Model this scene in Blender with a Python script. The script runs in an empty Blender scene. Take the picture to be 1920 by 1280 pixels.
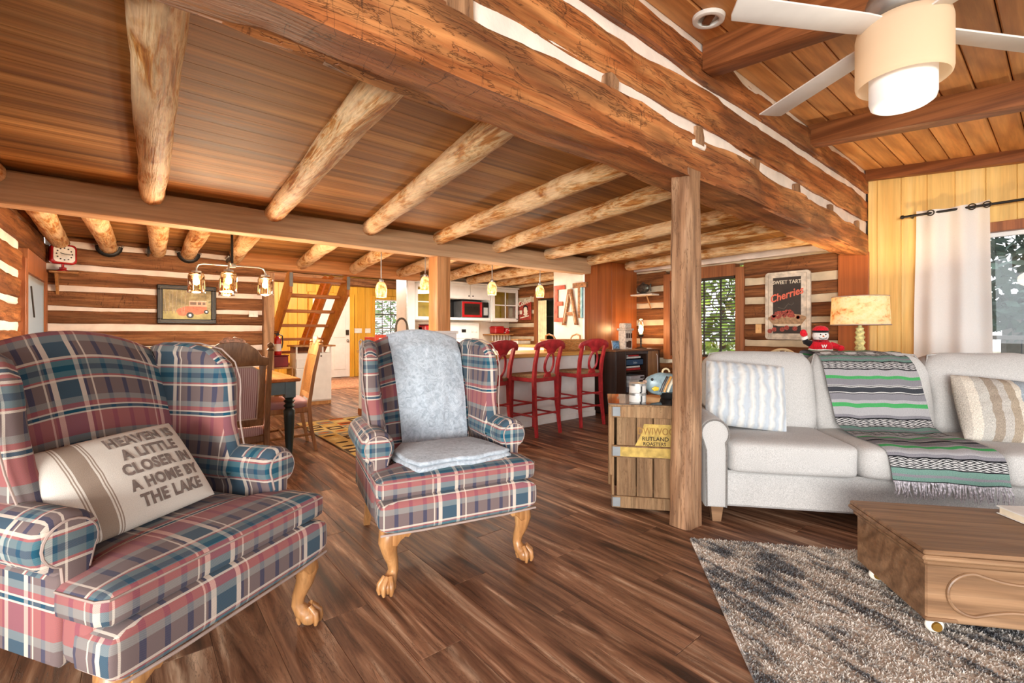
import bpy, math, random
from mathutils import Vector, Matrix, noise
SC = bpy.context.scene
C = SC.collection
PI = math.pi
RD = math.radians
# ---------------------------------------------------------------- camera, sky, exposure
cam = bpy.data.cameras.new('camera'); co = bpy.data.objects.new('camera', cam); C.objects.link(co)
cam.sensor_width = 36.0; cam.lens = 865.0 / 1920 * 36; cam.shift_y = -18.0 / 1920
cam.clip_start = 0.05; cam.clip_end = 200
co.location = (0, 0, 1.15); co.rotation_euler = (RD(90), 0, RD(-39.5))
SC.camera = co
w = bpy.data.worlds.new('sky'); SC.world = w; w.use_nodes = True
_b = w.node_tree.nodes['Background']; _b.inputs[0].default_value = (0.93, 0.96, 1.0, 1); _b.inputs[1].default_value = 1.6
SC.view_settings.view_transform = 'Standard'; SC.view_settings.look = 'None'
SC.view_settings.gamma = 1; SC.view_settings.use_curve_mapping = False
SC.view_settings.exposure = 0.78
SC.cycles.use_denoising = True
SC.cycles.max_bounces = 8; SC.cycles.diffuse_bounces = 5; SC.cycles.transparent_max_bounces = 12
SC.cycles.sample_clamp_indirect = 6.0; SC.cycles.caustics_reflective = False; SC.cycles.caustics_refractive = False
def sun(name, rot, e, ang=0.2, col=(1, .95, .86)):
    l = bpy.data.lights.new(name, 'SUN'); l.energy = e; l.angle = ang; l.color = col
    o = bpy.data.objects.new(name, l); C.objects.link(o); o.rotation_euler = rot; return o
sun('sun_light', (RD(38), RD(12), RD(-20)), 1.2)
def lamp(name, loc, e, col=(1, .78, .5), r=.03, parent=None):
    l = bpy.data.lights.new(name, 'POINT'); l.energy = e; l.color = col; l.shadow_soft_size = r
    o = bpy.data.objects.new(name, l); C.objects.link(o); o.location = loc
    if parent: o.parent = parent
    return o
def area(name, loc, rot, sx, sy, e, col=(1, 1, 1)):
    l = bpy.data.lights.new(name, 'AREA'); l.shape = 'RECTANGLE'; l.size = sx; l.size_y = sy; l.energy = e; l.color = col
    o = bpy.data.objects.new(name, l); C.objects.link(o); o.location = loc; o.rotation_euler = rot; return o
# added fill areas, out of view, standing in for daylight behind and left
area('front_window_daylight', (2.2, -8.5, 2.1), (RD(-90), RD(180), 0), 14.0, 4.2, 4600., (1, .97, .93))
area('porch_door_daylight', (-5.6, -3.6, 1.2), (RD(90), 0, RD(-62)), 4.0, 2.4, 620., (1, .98, .95))
# ---------------------------------------------------------------- mesh helpers
rnd = random.Random(7)
def nz(x, y=0., z=0.): return noise.noise(Vector((x, y, z)))
class MB:
    def __init__(s): s.v = []; s.f = []; s.uv = []
    def add(s, vs, fs, uv=None):
        n = len(s.v); s.v += vs
        for k, f in enumerate(fs):
            s.f.append([i + n for i in f]); s.uv.append(uv[k] if uv else None)
        return s
    def box(s, x0, x1, y0, y1, z0, z1, b=.004):
        if x0 > x1: x0, x1 = x1, x0
        if y0 > y1: y0, y1 = y1, y0
        if z0 > z1: z0, z1 = z1, z0
        c = ((x0+x1)/2, (y0+y1)/2, (z0+z1)/2); h = ((x1-x0)/2, (y1-y0)/2, (z1-z0)/2)
        b = min(b, min(h)*.9)
        if b <= 0:
            vs = [(c[0]+h[0]*i, c[1]+h[1]*j, c[2]+h[2]*k) for i in (-1, 1) for j in (-1, 1) for k in (-1, 1)]
            return s.add(vs, [(0,1,3,2), (4,6,7,5), (0,4,5,1), (2,3,7,6), (0,2,6,4), (1,5,7,3)])
        vs = []; idx = {}
        for i in (-1, 1):
            for j in (-1, 1):
                for k in (-1, 1):
                    for a in range(3):
                        d = [h[0]-b, h[1]-b, h[2]-b]; d[a] += b
                        idx[(i,j,k,a)] = len(vs); vs.append((c[0]+i*d[0], c[1]+j*d[1], c[2]+k*d[2]))
        fs = []
        for sg in (-1, 1):
            q = [idx[(sg,-1,-1,0)], idx[(sg,1,-1,0)], idx[(sg,1,1,0)], idx[(sg,-1,1,0)]]; fs.append(q if sg > 0 else q[::-1])
            q = [idx[(-1,sg,-1,1)], idx[(-1,sg,1,1)], idx[(1,sg,1,1)], idx[(1,sg,-1,1)]]; fs.append(q if sg > 0 else q[::-1])
            q = [idx[(-1,-1,sg,2)], idx[(1,-1,sg,2)], idx[(1,1,sg,2)], idx[(-1,1,sg,2)]]; fs.append(q if sg > 0 else q[::-1])
        for p in (-1, 1):
            for q in (-1, 1):
                fs.append([idx[(p,q,-1,0)], idx[(p,q,-1,1)], idx[(p,q,1,1)], idx[(p,q,1,0)]])
                fs.append([idx[(p,-1,q,0)], idx[(p,-1,q,2)], idx[(p,1,q,2)], idx[(p,1,q,0)]])
                fs.append([idx[(-1,p,q,1)], idx[(-1,p,q,2)], idx[(1,p,q,2)], idx[(1,p,q,1)]])
                for t in (-1, 1): fs.append([idx[(t,p,q,0)], idx[(t,p,q,1)], idx[(t,p,q,2)]])
        # consistent winding: flip faces pointing inwards
        out = []
        for f in fs:
            a, bb, cc = Vector(vs[f[0]]), Vector(vs[f[1]]), Vector(vs[f[2]])
            n = (bb-a).cross(cc-a); m = sum((Vector(vs[i]) for i in f), Vector())/len(f) - Vector(c)
            out.append(f if n.dot(m) >= 0 else f[::-1])
        return s.add(vs, out)
    def grid(s, fn, nu, nv, cu=False, cv=False, uvs=None, flip=False):
        mu = nu if cu else nu+1; mv = nv if cv else nv+1
        vs = [fn(i/nu, j/nv) for i in range(mu) for j in range(mv)]
        fs = []; uu = []
        for i in range(nu):
            for j in range(nv):
                a = i*mv+j; b = ((i+1) % mu)*mv+j; cc = ((i+1) % mu)*mv+(j+1) % mv; d = i*mv+(j+1) % mv
                f = (a, b, cc, d); fs.append(f[::-1] if flip else f)
                if uvs:
                    q = [uvs(i/nu, j/nv), uvs((i+1)/nu, j/nv), uvs((i+1)/nu, (j+1)/nv), uvs(i/nu, (j+1)/nv)]
                    uu.append(q[::-1] if flip else q)
        return s.add(vs, fs, uu if uvs else None)
    def tube(s, pts, rs, n=10, closed=False, cap=True, sq=None, uvs=False):
        pts = [Vector(p) for p in pts]; m = len(pts)
        if not hasattr(rs, '__len__'): rs = [rs]*m
        up = None; rings = []; L = 0.; Ls = []
        for i, p in enumerate(pts):
            a = pts[(i-1) % m] if (closed or i > 0) else p; b = pts[(i+1) % m] if (closed or i < m-1) else p
            t = (b-a).normalized()
            if up is None:
                up = t.orthogonal().normalized() if abs(t.z) > .9 else Vector((0, 0, 1))
            sd = t.cross(up)
            if sd.length < 1e-6: sd = t.orthogonal()
            sd.normalize(); up = sd.cross(t).normalized()
            ax, az = sq if sq else (1, 1)
            rings.append([tuple(p + sd*math.cos(2*PI*k/n)*rs[i]*ax + up*math.sin(2*PI*k/n)*rs[i]*az) for k in range(n)])
            if i: L += (p-pts[i-1]).length
            Ls.append(L)
        vs = [q for r in rings for q in r]; fs = []; uu = []
        mm = m if closed else m-1
        for i in range(mm):
            j = (i+1) % m
            for k in range(n):
                k2 = (k+1) % n; fs.append((i*n+k, j*n+k, j*n+k2, i*n+k2)[::-1])
                if uvs:
                    c = 2*PI*rs[i]; uu.append([(k*c/n, Ls[i]), (k*c/n, Ls[j]), ((k+1)*c/n, Ls[j]), ((k+1)*c/n, Ls[i])][::-1])
        if cap and not closed:
            fs.append(tuple(range(n))); fs.append(tuple((m-1)*n+k for k in range(n))[::-1])
            if uvs: uu += [[(0, 0)]*n, [(0, 0)]*n]
        return s.add(vs, fs, uu if uvs else None)
    def cyl(s, p0, p1, r0, r1=None, n=16): return s.tube([p0, p1], [r0, r0 if r1 is None else r1], n)
    def lathe(s, prof, n=24, c=(0, 0, 0), sx=1, sy=1):
        vs = [(c[0]+r*math.cos(2*PI*k/n)*sx, c[1]+r*math.sin(2*PI*k/n)*sy, c[2]+z) for r, z in prof for k in range(n)]
        m = len(prof); fs = []
        for i in range(m-1):
            for k in range(n):
                k2 = (k+1) % n; fs.append((i*n+k, i*n+k2, (i+1)*n+k2, (i+1)*n+k))
        if prof[0][0] > 1e-5: fs.append(tuple(range(n))[::-1])
        if prof[-1][0] > 1e-5: fs.append(tuple((m-1)*n+k for k in range(n)))
        return s.add(vs, fs)
    def prism(s, poly, z0, z1, T=None, b=0.):
        """poly in (a,b), extruded z0..z1; T maps (a,b,c)->xyz; b rounds the rims"""
        T = T or (lambda a, bb, c: (a, bb, c)); n = len(poly)
        ar = sum(poly[i][0]*poly[(i+1) % n][1]-poly[(i+1) % n][0]*poly[i][1] for i in range(n))
        if ar < 0: poly = poly[::-1]
        def inset(d):
            out = []
            for i in range(n):
                p0, p1, p2 = Vector(poly[i-1]), Vector(poly[i]), Vector(poly[(i+1) % n])
                e1 = (p1-p0); e2 = (p2-p1)
                if e1.length < 1e-9 or e2.length < 1e-9: out.append(tuple(p1)); continue
                n1 = Vector((-e1.y, e1.x)).normalized(); n2 = Vector((-e2.y, e2.x)).normalized()
                m = (n1+n2)
                m = m.normalized() if m.length > 1e-6 else n1
                out.append(tuple(p1+m*d/max(.5, m.dot(n1))))
            return out
        if b > 0:
            lv = [(inset(b), z0), (inset(b*.3), z0+b*.3), (poly, z0+b), (poly, z1-b), (inset(b*.3), z1-b*.3), (inset(b), z1)]
        else: lv = [(poly, z0), (poly, z1)]
        vs = [T(p[0], p[1], z) for pl, z in lv for p in pl]; fs = []
        for i in range(len(lv)-1):
            for k in range(n):
                k2 = (k+1) % n; fs.append((i*n+k, i*n+k2, (i+1)*n+k2, (i+1)*n+k))
        fs.append(tuple(range(n))[::-1]); fs.append(tuple((len(lv)-1)*n+k for k in range(n)))
        o = [Vector(T(*v)) for v in ((0, 0, 0), (1, 0, 0), (0, 1, 0), (0, 0, 1))]
        if (o[1]-o[0]).cross(o[2]-o[0]).dot(o[3]-o[0]) < 0: fs = [f[::-1] for f in fs]
        return s.add(vs, fs)
    def blob(s, c, r, e1=1., e2=1., nu=28, nv=14, jit=0., seed=0.):
        def sp(a, e): return math.copysign(abs(a)**e, a)
        def fn(u, v):
            th = -PI+2*PI*u; ph = -PI/2+PI*v
            x = sp(math.cos(ph), e1)*sp(math.cos(th), e2); y = sp(math.cos(ph), e1)*sp(math.sin(th), e2); z = sp(math.sin(ph), e1)
            k = 1+jit*nz(x*2+seed, y*2, z*2)
            return (c[0]+r[0]*x*k, c[1]+r[1]*y*k, c[2]+r[2]*z*k)
        return s.grid(fn, nu, nv, cu=True)
    def hewn(s, ax, a0, a1, c, h, d, seed, seg=.14, amp=.012, rd=.03):
        """squared, uneven log along axis ax (0=x,1=y,2=z); c=(other, z) centre; h height, d depth"""
        hh, dd = h/2, d/2; rd = min(rd, hh*.6, dd*.6); k3 = rd*.3
        sec = [(dd, hh-rd), (dd-k3, hh-k3), (dd-rd, hh), (0, hh), (-dd+rd, hh), (-dd+k3, hh-k3), (-dd, hh-rd), (-dd, 0),
               (-dd, -hh+rd), (-dd+k3, -hh+k3), (-dd+rd, -hh), (0, -hh), (dd-rd, -hh), (dd-k3, -hh+k3), (dd, -hh+rd), (dd, 0)]
        n = len(sec); m = max(2, int(abs(a1-a0)/seg)); vs = []
        for i in range(m+1):
            a = a0+(a1-a0)*i/m
            for k, (p, q) in enumerate(sec):
                e = amp*(1.2*nz(a*1.7, k*.61+seed*3.1, seed)+.7*nz(a*5.3, k*1.3, seed*7.7))
                pp = c[0]+p*(1+e/dd)+amp*nz(a*.8, seed*5.); qq = c[1]+q*(1+e/hh)+amp*.8*nz(a*.9, seed*9.+3)
                vs.append((a, pp, qq) if ax == 0 else (pp, a, qq) if ax == 1 else (pp, qq, a))
        fs = []
        for i in range(m):
            for k in range(n):
                k2 = (k+1) % n; fs.append((i*n+k, i*n+k2, (i+1)*n+k2, (i+1)*n+k))
        fs.append(tuple(range(n))[::-1]); fs.append(tuple(m*n+k for k in range(n)))
        return s.add(vs, fs)
    def pole(s, p0, p1, r0, r1, seed, n=14, amp=.1):
        p0, p1 = Vector(p0), Vector(p1); L = (p1-p0).length; m = max(3, int(L/.09)); t = (p1-p0).normalized()
        up = Vector((0, 0, 1)) if abs(t.z) < .8 else Vector((1, 0, 0)); sd = t.cross(up).normalized(); up = sd.cross(t); vs = []
        for i in range(m+1):
            f = i/m; p = p0.lerp(p1, f)+sd*.012*nz(f*L*.9, seed*4.)+up*.008*nz(f*L*.9, seed*6.+2)
            for k in range(n):
                an = 2*PI*k/n; r = (r0+(r1-r0)*f)*(1+amp*(.6*nz(f*L*2.2, math.cos(an)*1.2+seed, math.sin(an)*1.2)+.45*nz(f*L*7., math.cos(an)*2+seed, math.sin(an)*2)))
                vs.append(tuple(p+sd*math.cos(an)*r+up*math.sin(an)*r))
        fs = []
        for i in range(m):
            for k in range(n):
                k2 = (k+1) % n; fs.append((i*n+k, i*n+k2, (i+1)*n+k2, (i+1)*n+k)[::-1])
        fs.append(tuple(range(n))); fs.append(tuple(m*n+k for k in range(n))[::-1])
        return s.add(vs, fs)
    def xf(s, M, start=0):
        s.v[start:] = [tuple(M @ Vector(p)) for p in s.v[start:]]; return s
    def mesh(s, name, smooth=35, uv=False):
        me = bpy.data.meshes.new(name); me.from_pydata(s.v, [], s.f); me.update()
        if uv or any(u is not None for u in s.uv):
            ul = me.uv_layers.new(name='uv'); dat = ul.data; k = 0
            for p, u in zip(me.polygons, s.uv):
                nn = p.normal; ax = max(range(3), key=lambda a: abs(nn[a])*(1.05 if a == 1 else 1))
                for q, vi in enumerate(p.vertices):
                    if u is not None: dat[k].uv = u[q]
                    else:
                        c = s.v[vi]; dat[k].uv = (c[1], c[2]) if ax == 0 else (c[0], c[2]) if ax == 1 else (c[0], c[1])
                    k += 1
        if smooth:
            me.polygons.foreach_set('use_smooth', [True]*len(me.polygons))
            if smooth < 180: me.set_sharp_from_angle(angle=RD(smooth))
        return me
def link(o, parent=None, loc=None, rot=None):
    C.objects.link(o)
    if parent is not None: o.parent = parent
    if loc is not None: o.location = loc
    if rot is not None: o.rotation_euler = rot
    return o
def obj(name, mb, m, parent=None, loc=None, rot=None, smooth=35, uv=False, label=None, kind=None):
    me = mb if isinstance(mb, bpy.types.Mesh) else mb.mesh(name, smooth, uv)
    if m is not None:
        if len(me.materials): me.materials[0] = m
        else: me.materials.append(m)
    o = bpy.data.objects.new(name, me); link(o, parent, loc, rot)
    if label: o['label'] = label
    if kind: o['kind'] = kind
    return o
def tag(o, label, cat, group=None, kind=None):
    o['label'] = label; o['category'] = cat
    if group: o['group'] = group
    if kind: o['kind'] = kind
    return o
def thing(name, label, cat, loc=(0, 0, 0), rz=0, group=None, kind=None):
    o = bpy.data.objects.new(name, None); link(o, None, loc, (0, 0, rz)); o.empty_display_size = .1
    return tag(o, label, cat, group, kind)
def dup(root, loc, rz, label, group=None):
    def cp(o, par):
        c = o.copy(); C.objects.link(c); c.parent = par
        for ch in list(o.children): cp(ch, c)
        return c
    r = cp(root, None); r.location = loc; r.rotation_euler = (0, 0, rz); r['label'] = label
    if group: r['group'] = group
    return r
def text(name, s, size, m, parent, loc, rot, ext=.001, bold=0., sx=1., shear=0., align='CENTER', warp=None, label=None, space=1.):
    cu = bpy.data.curves.new('lettering', 'FONT'); cu.body = s; cu.size = size; cu.align_x = align; cu.extrude = ext; cu.offset = bold; cu.shear = shear; cu.space_character = space
    cu.resolution_u = 3
    t = bpy.data.objects.new('tmp', cu); C.objects.link(t)
    dg = bpy.context.evaluated_depsgraph_get(); dg.update()
    me = bpy.data.meshes.new_from_object(t.evaluated_get(dg)); bpy.data.objects.remove(t); bpy.data.curves.remove(cu)
    for v in me.vertices:
        v.co.x *= sx
        if warp: v.co = Vector(warp(*v.co))
    me.materials.clear()
    return obj(name, me, m, parent, loc, rot, label=label)
def rot2(x, y, a): return (x*math.cos(a)-y*math.sin(a), x*math.sin(a)+y*math.cos(a))
def circ(cx, cy, r, n=20, a0=0., a1=2*PI, ry=None):
    return [(cx+r*math.cos(a0+(a1-a0)*k/n), cy+(ry or r)*math.sin(a0+(a1-a0)*k/n)) for k in range(n if abs(a1-a0) > 6.28 else n+1)]
# ---------------------------------------------------------------- materials
def srgb(c):
    if max(c) > 1.001: c = [x/255. for x in c]
    return tuple((x/12.92 if x <= .04045 else ((x+.055)/1.055)**2.4) for x in c)+(1,)
class G:
    def __init__(s, name):
        s.m = bpy.data.materials.new(name); s.m.use_nodes = True; s.t = s.m.node_tree; s.b = s.t.nodes['Principled BSDF']; s.out = s.t.nodes['Material Output']
    def n(s, ty, props=None, **ins):
        nd = s.t.nodes.new(ty)
        for k, v in (props or {}).items(): setattr(nd, k, v)
        for k, v in ins.items():
            key = int(k[1:]) if k[0] == 'i' and k[1:].isdigit() else k.replace('_', ' ')
            s.set(nd.inputs[key], v)
        return nd
    def set(s, inp, v):
        if isinstance(v, bpy.types.NodeSocket): s.t.links.new(v, inp)
        else: inp.default_value = v
    def p(s, **k):
        for a, v in k.items(): s.set(s.b.inputs[a.replace('_', ' ')], v)
        return s
    def ramp(s, fac, stops, interp='LINEAR'):
        nd = s.n('ShaderNodeValToRGB', i0=fac); cr = nd.color_ramp; cr.interpolation = interp
        while len(cr.elements) < len(stops): cr.elements.new(.5)
        for e, (p, c) in zip(cr.elements, stops): e.position = p; e.color = srgb(c)
        return nd.outputs[0]
    def math(s, op, a, b=0., c=0.): return s.n('ShaderNodeMath', {'operation': op}, i0=a, i1=b, i2=c).outputs[0]
    def mix(s, f, a, b, bt='MIX'):
        nd = s.n('ShaderNodeMix', {'data_type': 'RGBA', 'blend_type': bt}); s.set(nd.inputs[0], f); s.set(nd.inputs[6], a); s.set(nd.inputs[7], b); return nd.outputs[2]
    def noise(s, vec, sc, det=4., rough=.55, w=None, dist=0.):
        nd = s.n('ShaderNodeTexNoise', {'noise_dimensions': '4D' if w is not None else '3D'}, Vector=vec, Scale=sc, Detail=det, Roughness=rough, Distortion=dist)
        if w is not None: s.set(nd.inputs['W'], w)
        return nd.outputs[0]
    def coord(s, kind='Object', scale=(1, 1, 1), rot=(0, 0, 0), loc=(0, 0, 0)):
        tc = s.n('ShaderNodeTexCoord'); mp = s.n('ShaderNodeMapping', Vector=tc.outputs[kind], Scale=scale, Rotation=rot, Location=loc); return mp.outputs[0]
    def rand(s, k=1.):
        return s.math('MULTIPLY', s.n('ShaderNodeObjectInfo').outputs['Random'], k)
    def bump(s, h, strength=.3, dist=.01):
        nd = s.n('ShaderNodeBump', Strength=strength, Distance=dist, Height=h); s.set(s.b.inputs['Normal'], nd.outputs[0]); return s
def plain(name, c, rough=.5, metal=0., spec=.5, var=.08, sc=8., bump=0., em=None, es=0., **k):
    g = G(name); v = g.coord()
    f = g.noise(v, sc, 3)
    c1 = [max(0, x*(1-var)) for x in c]; c2 = [min(255, x*(1+var)) for x in c]
    g.p(Base_Color=g.ramp(f, [(.3, c1), (.7, c2)]), Roughness=rough, Metallic=metal, Specular_IOR_Level=spec)
    if bump: g.bump(g.noise(v, sc*12, 3), bump, .004)
    if em: g.p(Emission_Color=srgb(em), Emission_Strength=es)
    if k: g.p(**k)
    return g.m
def wood(name, cols, ax, sc=1., along=.12, rough=.5, bump=.25, rv=.2, fine=.5, dist=1.2, spec=.4, crack=None, knots=0., lo=.28, hi=.74, patch=None, fig=0., check=None):
    g = G(name); k = [6.*sc]*3; k[ax] = 6.*sc*along
    v = g.coord('Object', tuple(k)); W = g.rand(80.)
    f = g.noise(v, 1., 6, .62, W, dist); col = g.ramp(f, [(lo+(hi-lo)*i/(len(cols)-1), c) for i, c in enumerate(cols)])
    k2 = [46.*sc]*3; k2[ax] = 46.*sc*along*.35
    v2 = g.coord('Object', tuple(k2)); f2 = g.noise(v2, 1., 3, .6, W)
    col = g.mix(fine, col, g.ramp(f2, [(.3, (110, 110, 110)), (.62, (255, 255, 255))]), 'MULTIPLY')
    h = f2
    if fig:
        k5 = [3.2*sc]*3; k5[ax] = 3.2*sc*along*1.3
        wv = g.n('ShaderNodeTexWave', {'bands_direction': 'DIAGONAL'}, Vector=g.coord('Object', tuple(k5)), Scale=1.5, Distortion=9., Detail=3., Detail_Scale=.8)
        g.set(wv.inputs['Phase Offset'], g.rand(60.))
        col = g.mix(fig, col, g.ramp(wv.outputs[1], [(.0, (150, 128, 112)), (.45, (236, 230, 224)), (1., (255, 255, 255))]), 'MULTIPLY')
    if check:
        k6 = [1.6*sc]*3; k6[ax] = 7.*sc; fk = g.noise(g.coord('Object', tuple(k6)), 1., 4, .6, W, .8)
        ck = g.ramp(g.math('ABSOLUTE', g.math('SUBTRACT', fk, .5)), [(.0, (230, 230, 230)), (.006, (0, 0, 0))]); msk = g.ramp(g.noise(g.coord(), 3.1, 2, .5, W), [(.5, (0, 0, 0)), (.6, (255, 255, 255))])
        col = g.mix(g.math('MULTIPLY', ck, msk), col, srgb(check))
    if patch:
        k3 = [2.6*sc]*3; k3[ax] = 1.1*sc; fp = g.noise(g.coord('Object', tuple(k3)), 1., 4, .6, W, .6)
        col = g.mix(g.ramp(fp, [(.46, (0, 0, 0)), (.58, (255, 255, 255))]), col, g.mix(.55, col, srgb(patch)))
    if knots:
        kk = [5.*sc]*3; kk[ax] = 2.2*sc; vo = g.n('ShaderNodeTexVoronoi', {'voronoi_dimensions': '4D'}, Vector=g.coord('Object', tuple(kk)), Scale=knots, W=W)
        col = g.mix(g.ramp(vo.outputs[0], [(.03, (255, 255, 255)), (.1, (0, 0, 0))]), col, srgb([x*.45 for x in cols[0]]))
    if crack:
        k4 = [9.*sc]*3; k4[ax] = .9*sc; fc = g.noise(g.coord('Object', tuple(k4)), 1.4, 5, .7, W, 1.5)
        cm = g.ramp(g.math('ABSOLUTE', g.math('SUBTRACT', fc, .5)), [(.0, (190, 190, 190)), (.012, (0, 0, 0))])
        col = g.mix(cm, col, srgb(crack)); h = g.math('SUBTRACT', h, g.math('MULTIPLY', cm, 1.2))
    val = g.math('ADD', g.rand(rv*2), 1-rv); hs = g.n('ShaderNodeHueSaturation', Value=val, Color=col)
    g.p(Base_Color=hs.outputs[0], Roughness=g.math('ADD', g.math('MULTIPLY', f, .2), rough-.1), Specular_IOR_Level=spec)
    g.bump(h, bump, .006)
    return g.m
def fabric(name, c, sc=420., var=.16, rough=.95, bump=.5, blotch=.06):
    g = G(name); v = g.coord(); f = g.noise(v, sc*.35, 2); f2 = g.noise(v, 5., 3)
    col = g.ramp(f, [(.3, [x*(1-var) for x in c]), (.7, [min(255, x*(1+var)) for x in c])])
    col = g.mix(1., col, g.ramp(f2, [(.3, (255*(1-blotch),)*3), (.7, (255, 255, 255))]), 'MULTIPLY')
    g.p(Base_Color=col, Roughness=rough, Specular_IOR_Level=.15, Sheen_Weight=.15); g.bump(f, bump, .002); return g.m
def emis(name, c, s):
    g = G(name); g.p(Base_Color=srgb(c), Emission_Color=srgb(c), Emission_Strength=s, Roughness=.6); return g.m
def glass(name, c=(255, 255, 255), refl=.12, rough=.02):
    g = G(name); tr = g.n('ShaderNodeBsdfTransparent', Color=srgb(c)); gl = g.n('ShaderNodeBsdfGlossy', Roughness=rough)
    fr = g.n('ShaderNodeFresnel', IOR=1.5); f = g.math('ADD', g.math('MULTIPLY', fr.outputs[0], 1.), refl*.25)
    mx = g.n('ShaderNodeMixShader', i0=f, i1=tr.outputs[0], i2=gl.outputs[0]); g.t.links.new(mx.outputs[0], g.out.inputs[0]); return g.m
def sheer(name, c, tl=.6):
    g = G(name); v = g.coord(); n = g.noise(v, 300., 2); col = g.ramp(n, [(.2, [x*.93 for x in c]), (.8, c)])
    df = g.n('ShaderNodeBsdfDiffuse', Color=col); tr = g.n('ShaderNodeBsdfTranslucent', Color=col)
    mx = g.n('ShaderNodeMixShader', i0=tl, i1=df.outputs[0], i2=tr.outputs[0]); g.t.links.new(mx.outputs[0], g.out.inputs[0]); return g.m
def stripes(g, coordv, per, stops, off=0.):
    f = g.math('FRACT', g.math('ADD', g.math('DIVIDE', coordv, per), off)); return g.ramp(f, stops, 'CONSTANT')
CRM, NAV, TAU, TEA, RED, GRY, LTE = (228, 214, 198), (56, 62, 88), (122, 106, 104), (38, 84, 104), (188, 106, 104), (160, 160, 154), (100, 134, 140)
def plaid(name, offu=0., offv=0.):
    g = G(name); tc = g.n('ShaderNodeTexCoord'); sp = g.n('ShaderNodeSeparateXYZ', Vector=tc.outputs['UV'])
    U, V = sp.outputs[0], sp.outputs[1]
    a = stripes(g, U, .37, [(0, CRM), (.035, NAV), (.06, TAU), (.105, CRM), (.12, TAU), (.23, NAV), (.275, TAU), (.40, NAV), (.445, TAU), (.57, NAV), (.615, TAU), (.70, CRM), (.715, TAU), (.735, NAV), (.76, CRM), (.805, TEA), (.99, CRM)], offu)
    vb = [(0, RED), (.20, CRM), (.215, TEA), (.25, CRM), (.262, RED), (.31, GRY), (.37, TAU), (.54, CRM), (.562, RED), (.58, LTE), (.635, TEA), (.69, LTE), (.745, RED), (.76, CRM), (.782, TAU), (.93, GRY)]
    wt = {RED: .56, CRM: .74, TEA: .66, GRY: .5, LTE: .6, TAU: .22}
    b = stripes(g, V, .37, vb, offv); wgt = stripes(g, V, .37, [(p, (wt[c]*255,)*3) for p, c in vb], offv)
    wv = g.math('FRACT', g.math('MULTIPLY', g.math('ADD', U, V), 220.)); tw = g.math('GREATER_THAN', wv, .5)
    wl = g.n('ShaderNodeGamma', Color=wgt, Gamma=.4545).outputs[0]
    col = g.mix(g.math('ADD', g.math('MULTIPLY', tw, .16), g.math('SUBTRACT', wl, .08)), a, b)
    n = g.noise(tc.outputs['UV'], 900., 2)
    col = g.mix(.5, col, g.ramp(n, [(.2, (150, 150, 150)), (.8, (255, 255, 255))]), 'MULTIPLY')
    col = g.n('ShaderNodeHueSaturation', Saturation=1.06, Value=1.04, Color=col).outputs[0]
    g.p(Base_Color=col, Roughness=.92, Specular_IOR_Level=.2, Sheen_Weight=.1); g.bump(n, .3, .001); return g.m
M = {}
M['floor'] = wood('floor_plank_wood', [(74, 50, 37), (128, 88, 65), (168, 124, 94), (222, 186, 154)], 1, 1.0, .085, .5, .2, .14, .45, 2.8, .4, crack=(46, 30, 22), lo=.36, hi=.66, fig=.4)
M['floor_gap'] = plain('floor_joint', (38, 25, 18), .9)
M['ceil'] = wood('loft_plank_wood', [(118, 74, 34), (174, 122, 62), (222, 174, 110)], 0, .9, .035, .62, .12, .27, .5, .5, .35, lo=.33, hi=.70, fig=.3)
M['pine'] = wood('pine_ceiling_wood', [(186, 118, 62), (222, 158, 96), (234, 182, 124)], 0, .8, .14, .5, .15, .1, .3, 1.2, .4, knots=.8, fig=.35)
M['rafter'] = wood('stained_rafter_wood', [(112, 64, 36), (150, 90, 50), (176, 112, 66)], 1, 1.2, .06, .5, .2, .1, .5, fig=.4)
M['pole'] = wood('peeled_pole_wood', [(166, 98, 42), (206, 144, 76), (240, 208, 158), (196, 130, 64)], 1, 2.2, .13, .6, .9, .06, .55, 2.2, .3, patch=(250, 226, 186), knots=.35, lo=.36, hi=.64)
M['hewn'] = wood('hewn_log_wood', [(138, 78, 44), (188, 112, 62), (216, 148, 90), (192, 116, 64)], 0, .9, .12, .55, .8, .06, .55, 1.6, .35, crack=(84, 50, 30), patch=(84, 54, 38), knots=.45, fig=.45, check=(60, 36, 24))
M['log_x'] = wood('wall_log_wood', [(108, 70, 46), (154, 104, 68), (186, 136, 94)], 0, .9, .1, .8, .6, .14, .65, 1.8, .25, crack=(56, 34, 22), fig=.4, check=(60, 36, 24))
M['log_y'] = wood('side_wall_log_wood', [(104, 60, 34), (156, 98, 56), (192, 132, 80)], 1, .9, .1, .65, .6, .14, .65, 1.8, .25, crack=(60, 34, 20), fig=.4, check=(64, 36, 22))
M['chink'] = plain('lime_chinking', (240, 226, 214), .9, var=.06, sc=5., bump=.3)
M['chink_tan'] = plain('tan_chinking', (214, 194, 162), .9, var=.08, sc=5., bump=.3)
M['header'] = wood('fir_header_wood', [(172, 108, 60), (206, 144, 90), (222, 168, 116)], 0, 1.1, .08, .5, .25, .05, .4, 1., .35, knots=.4)
M['post'] = wood('rough_sawn_post_wood', [(128, 90, 64), (172, 130, 96), (208, 170, 134)], 2, 1.1, .08, .62, .6, .05, .5, 1.4, .3, crack=(92, 58, 36), fig=.5, knots=.3)
M['post_light'] = wood('fir_post_wood', [(172, 108, 60), (206, 144, 90), (222, 168, 116)], 2, 1.1, .08, .5, .25, .05, .4, 1., .35, knots=.5)
M['beam'] = wood('sawn_beam_wood', [(176, 136, 100), (206, 168, 130), (220, 188, 152)], 0, 1., .08, .7, .3, .05, .3, 1.2, .3, knots=.5)
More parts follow.
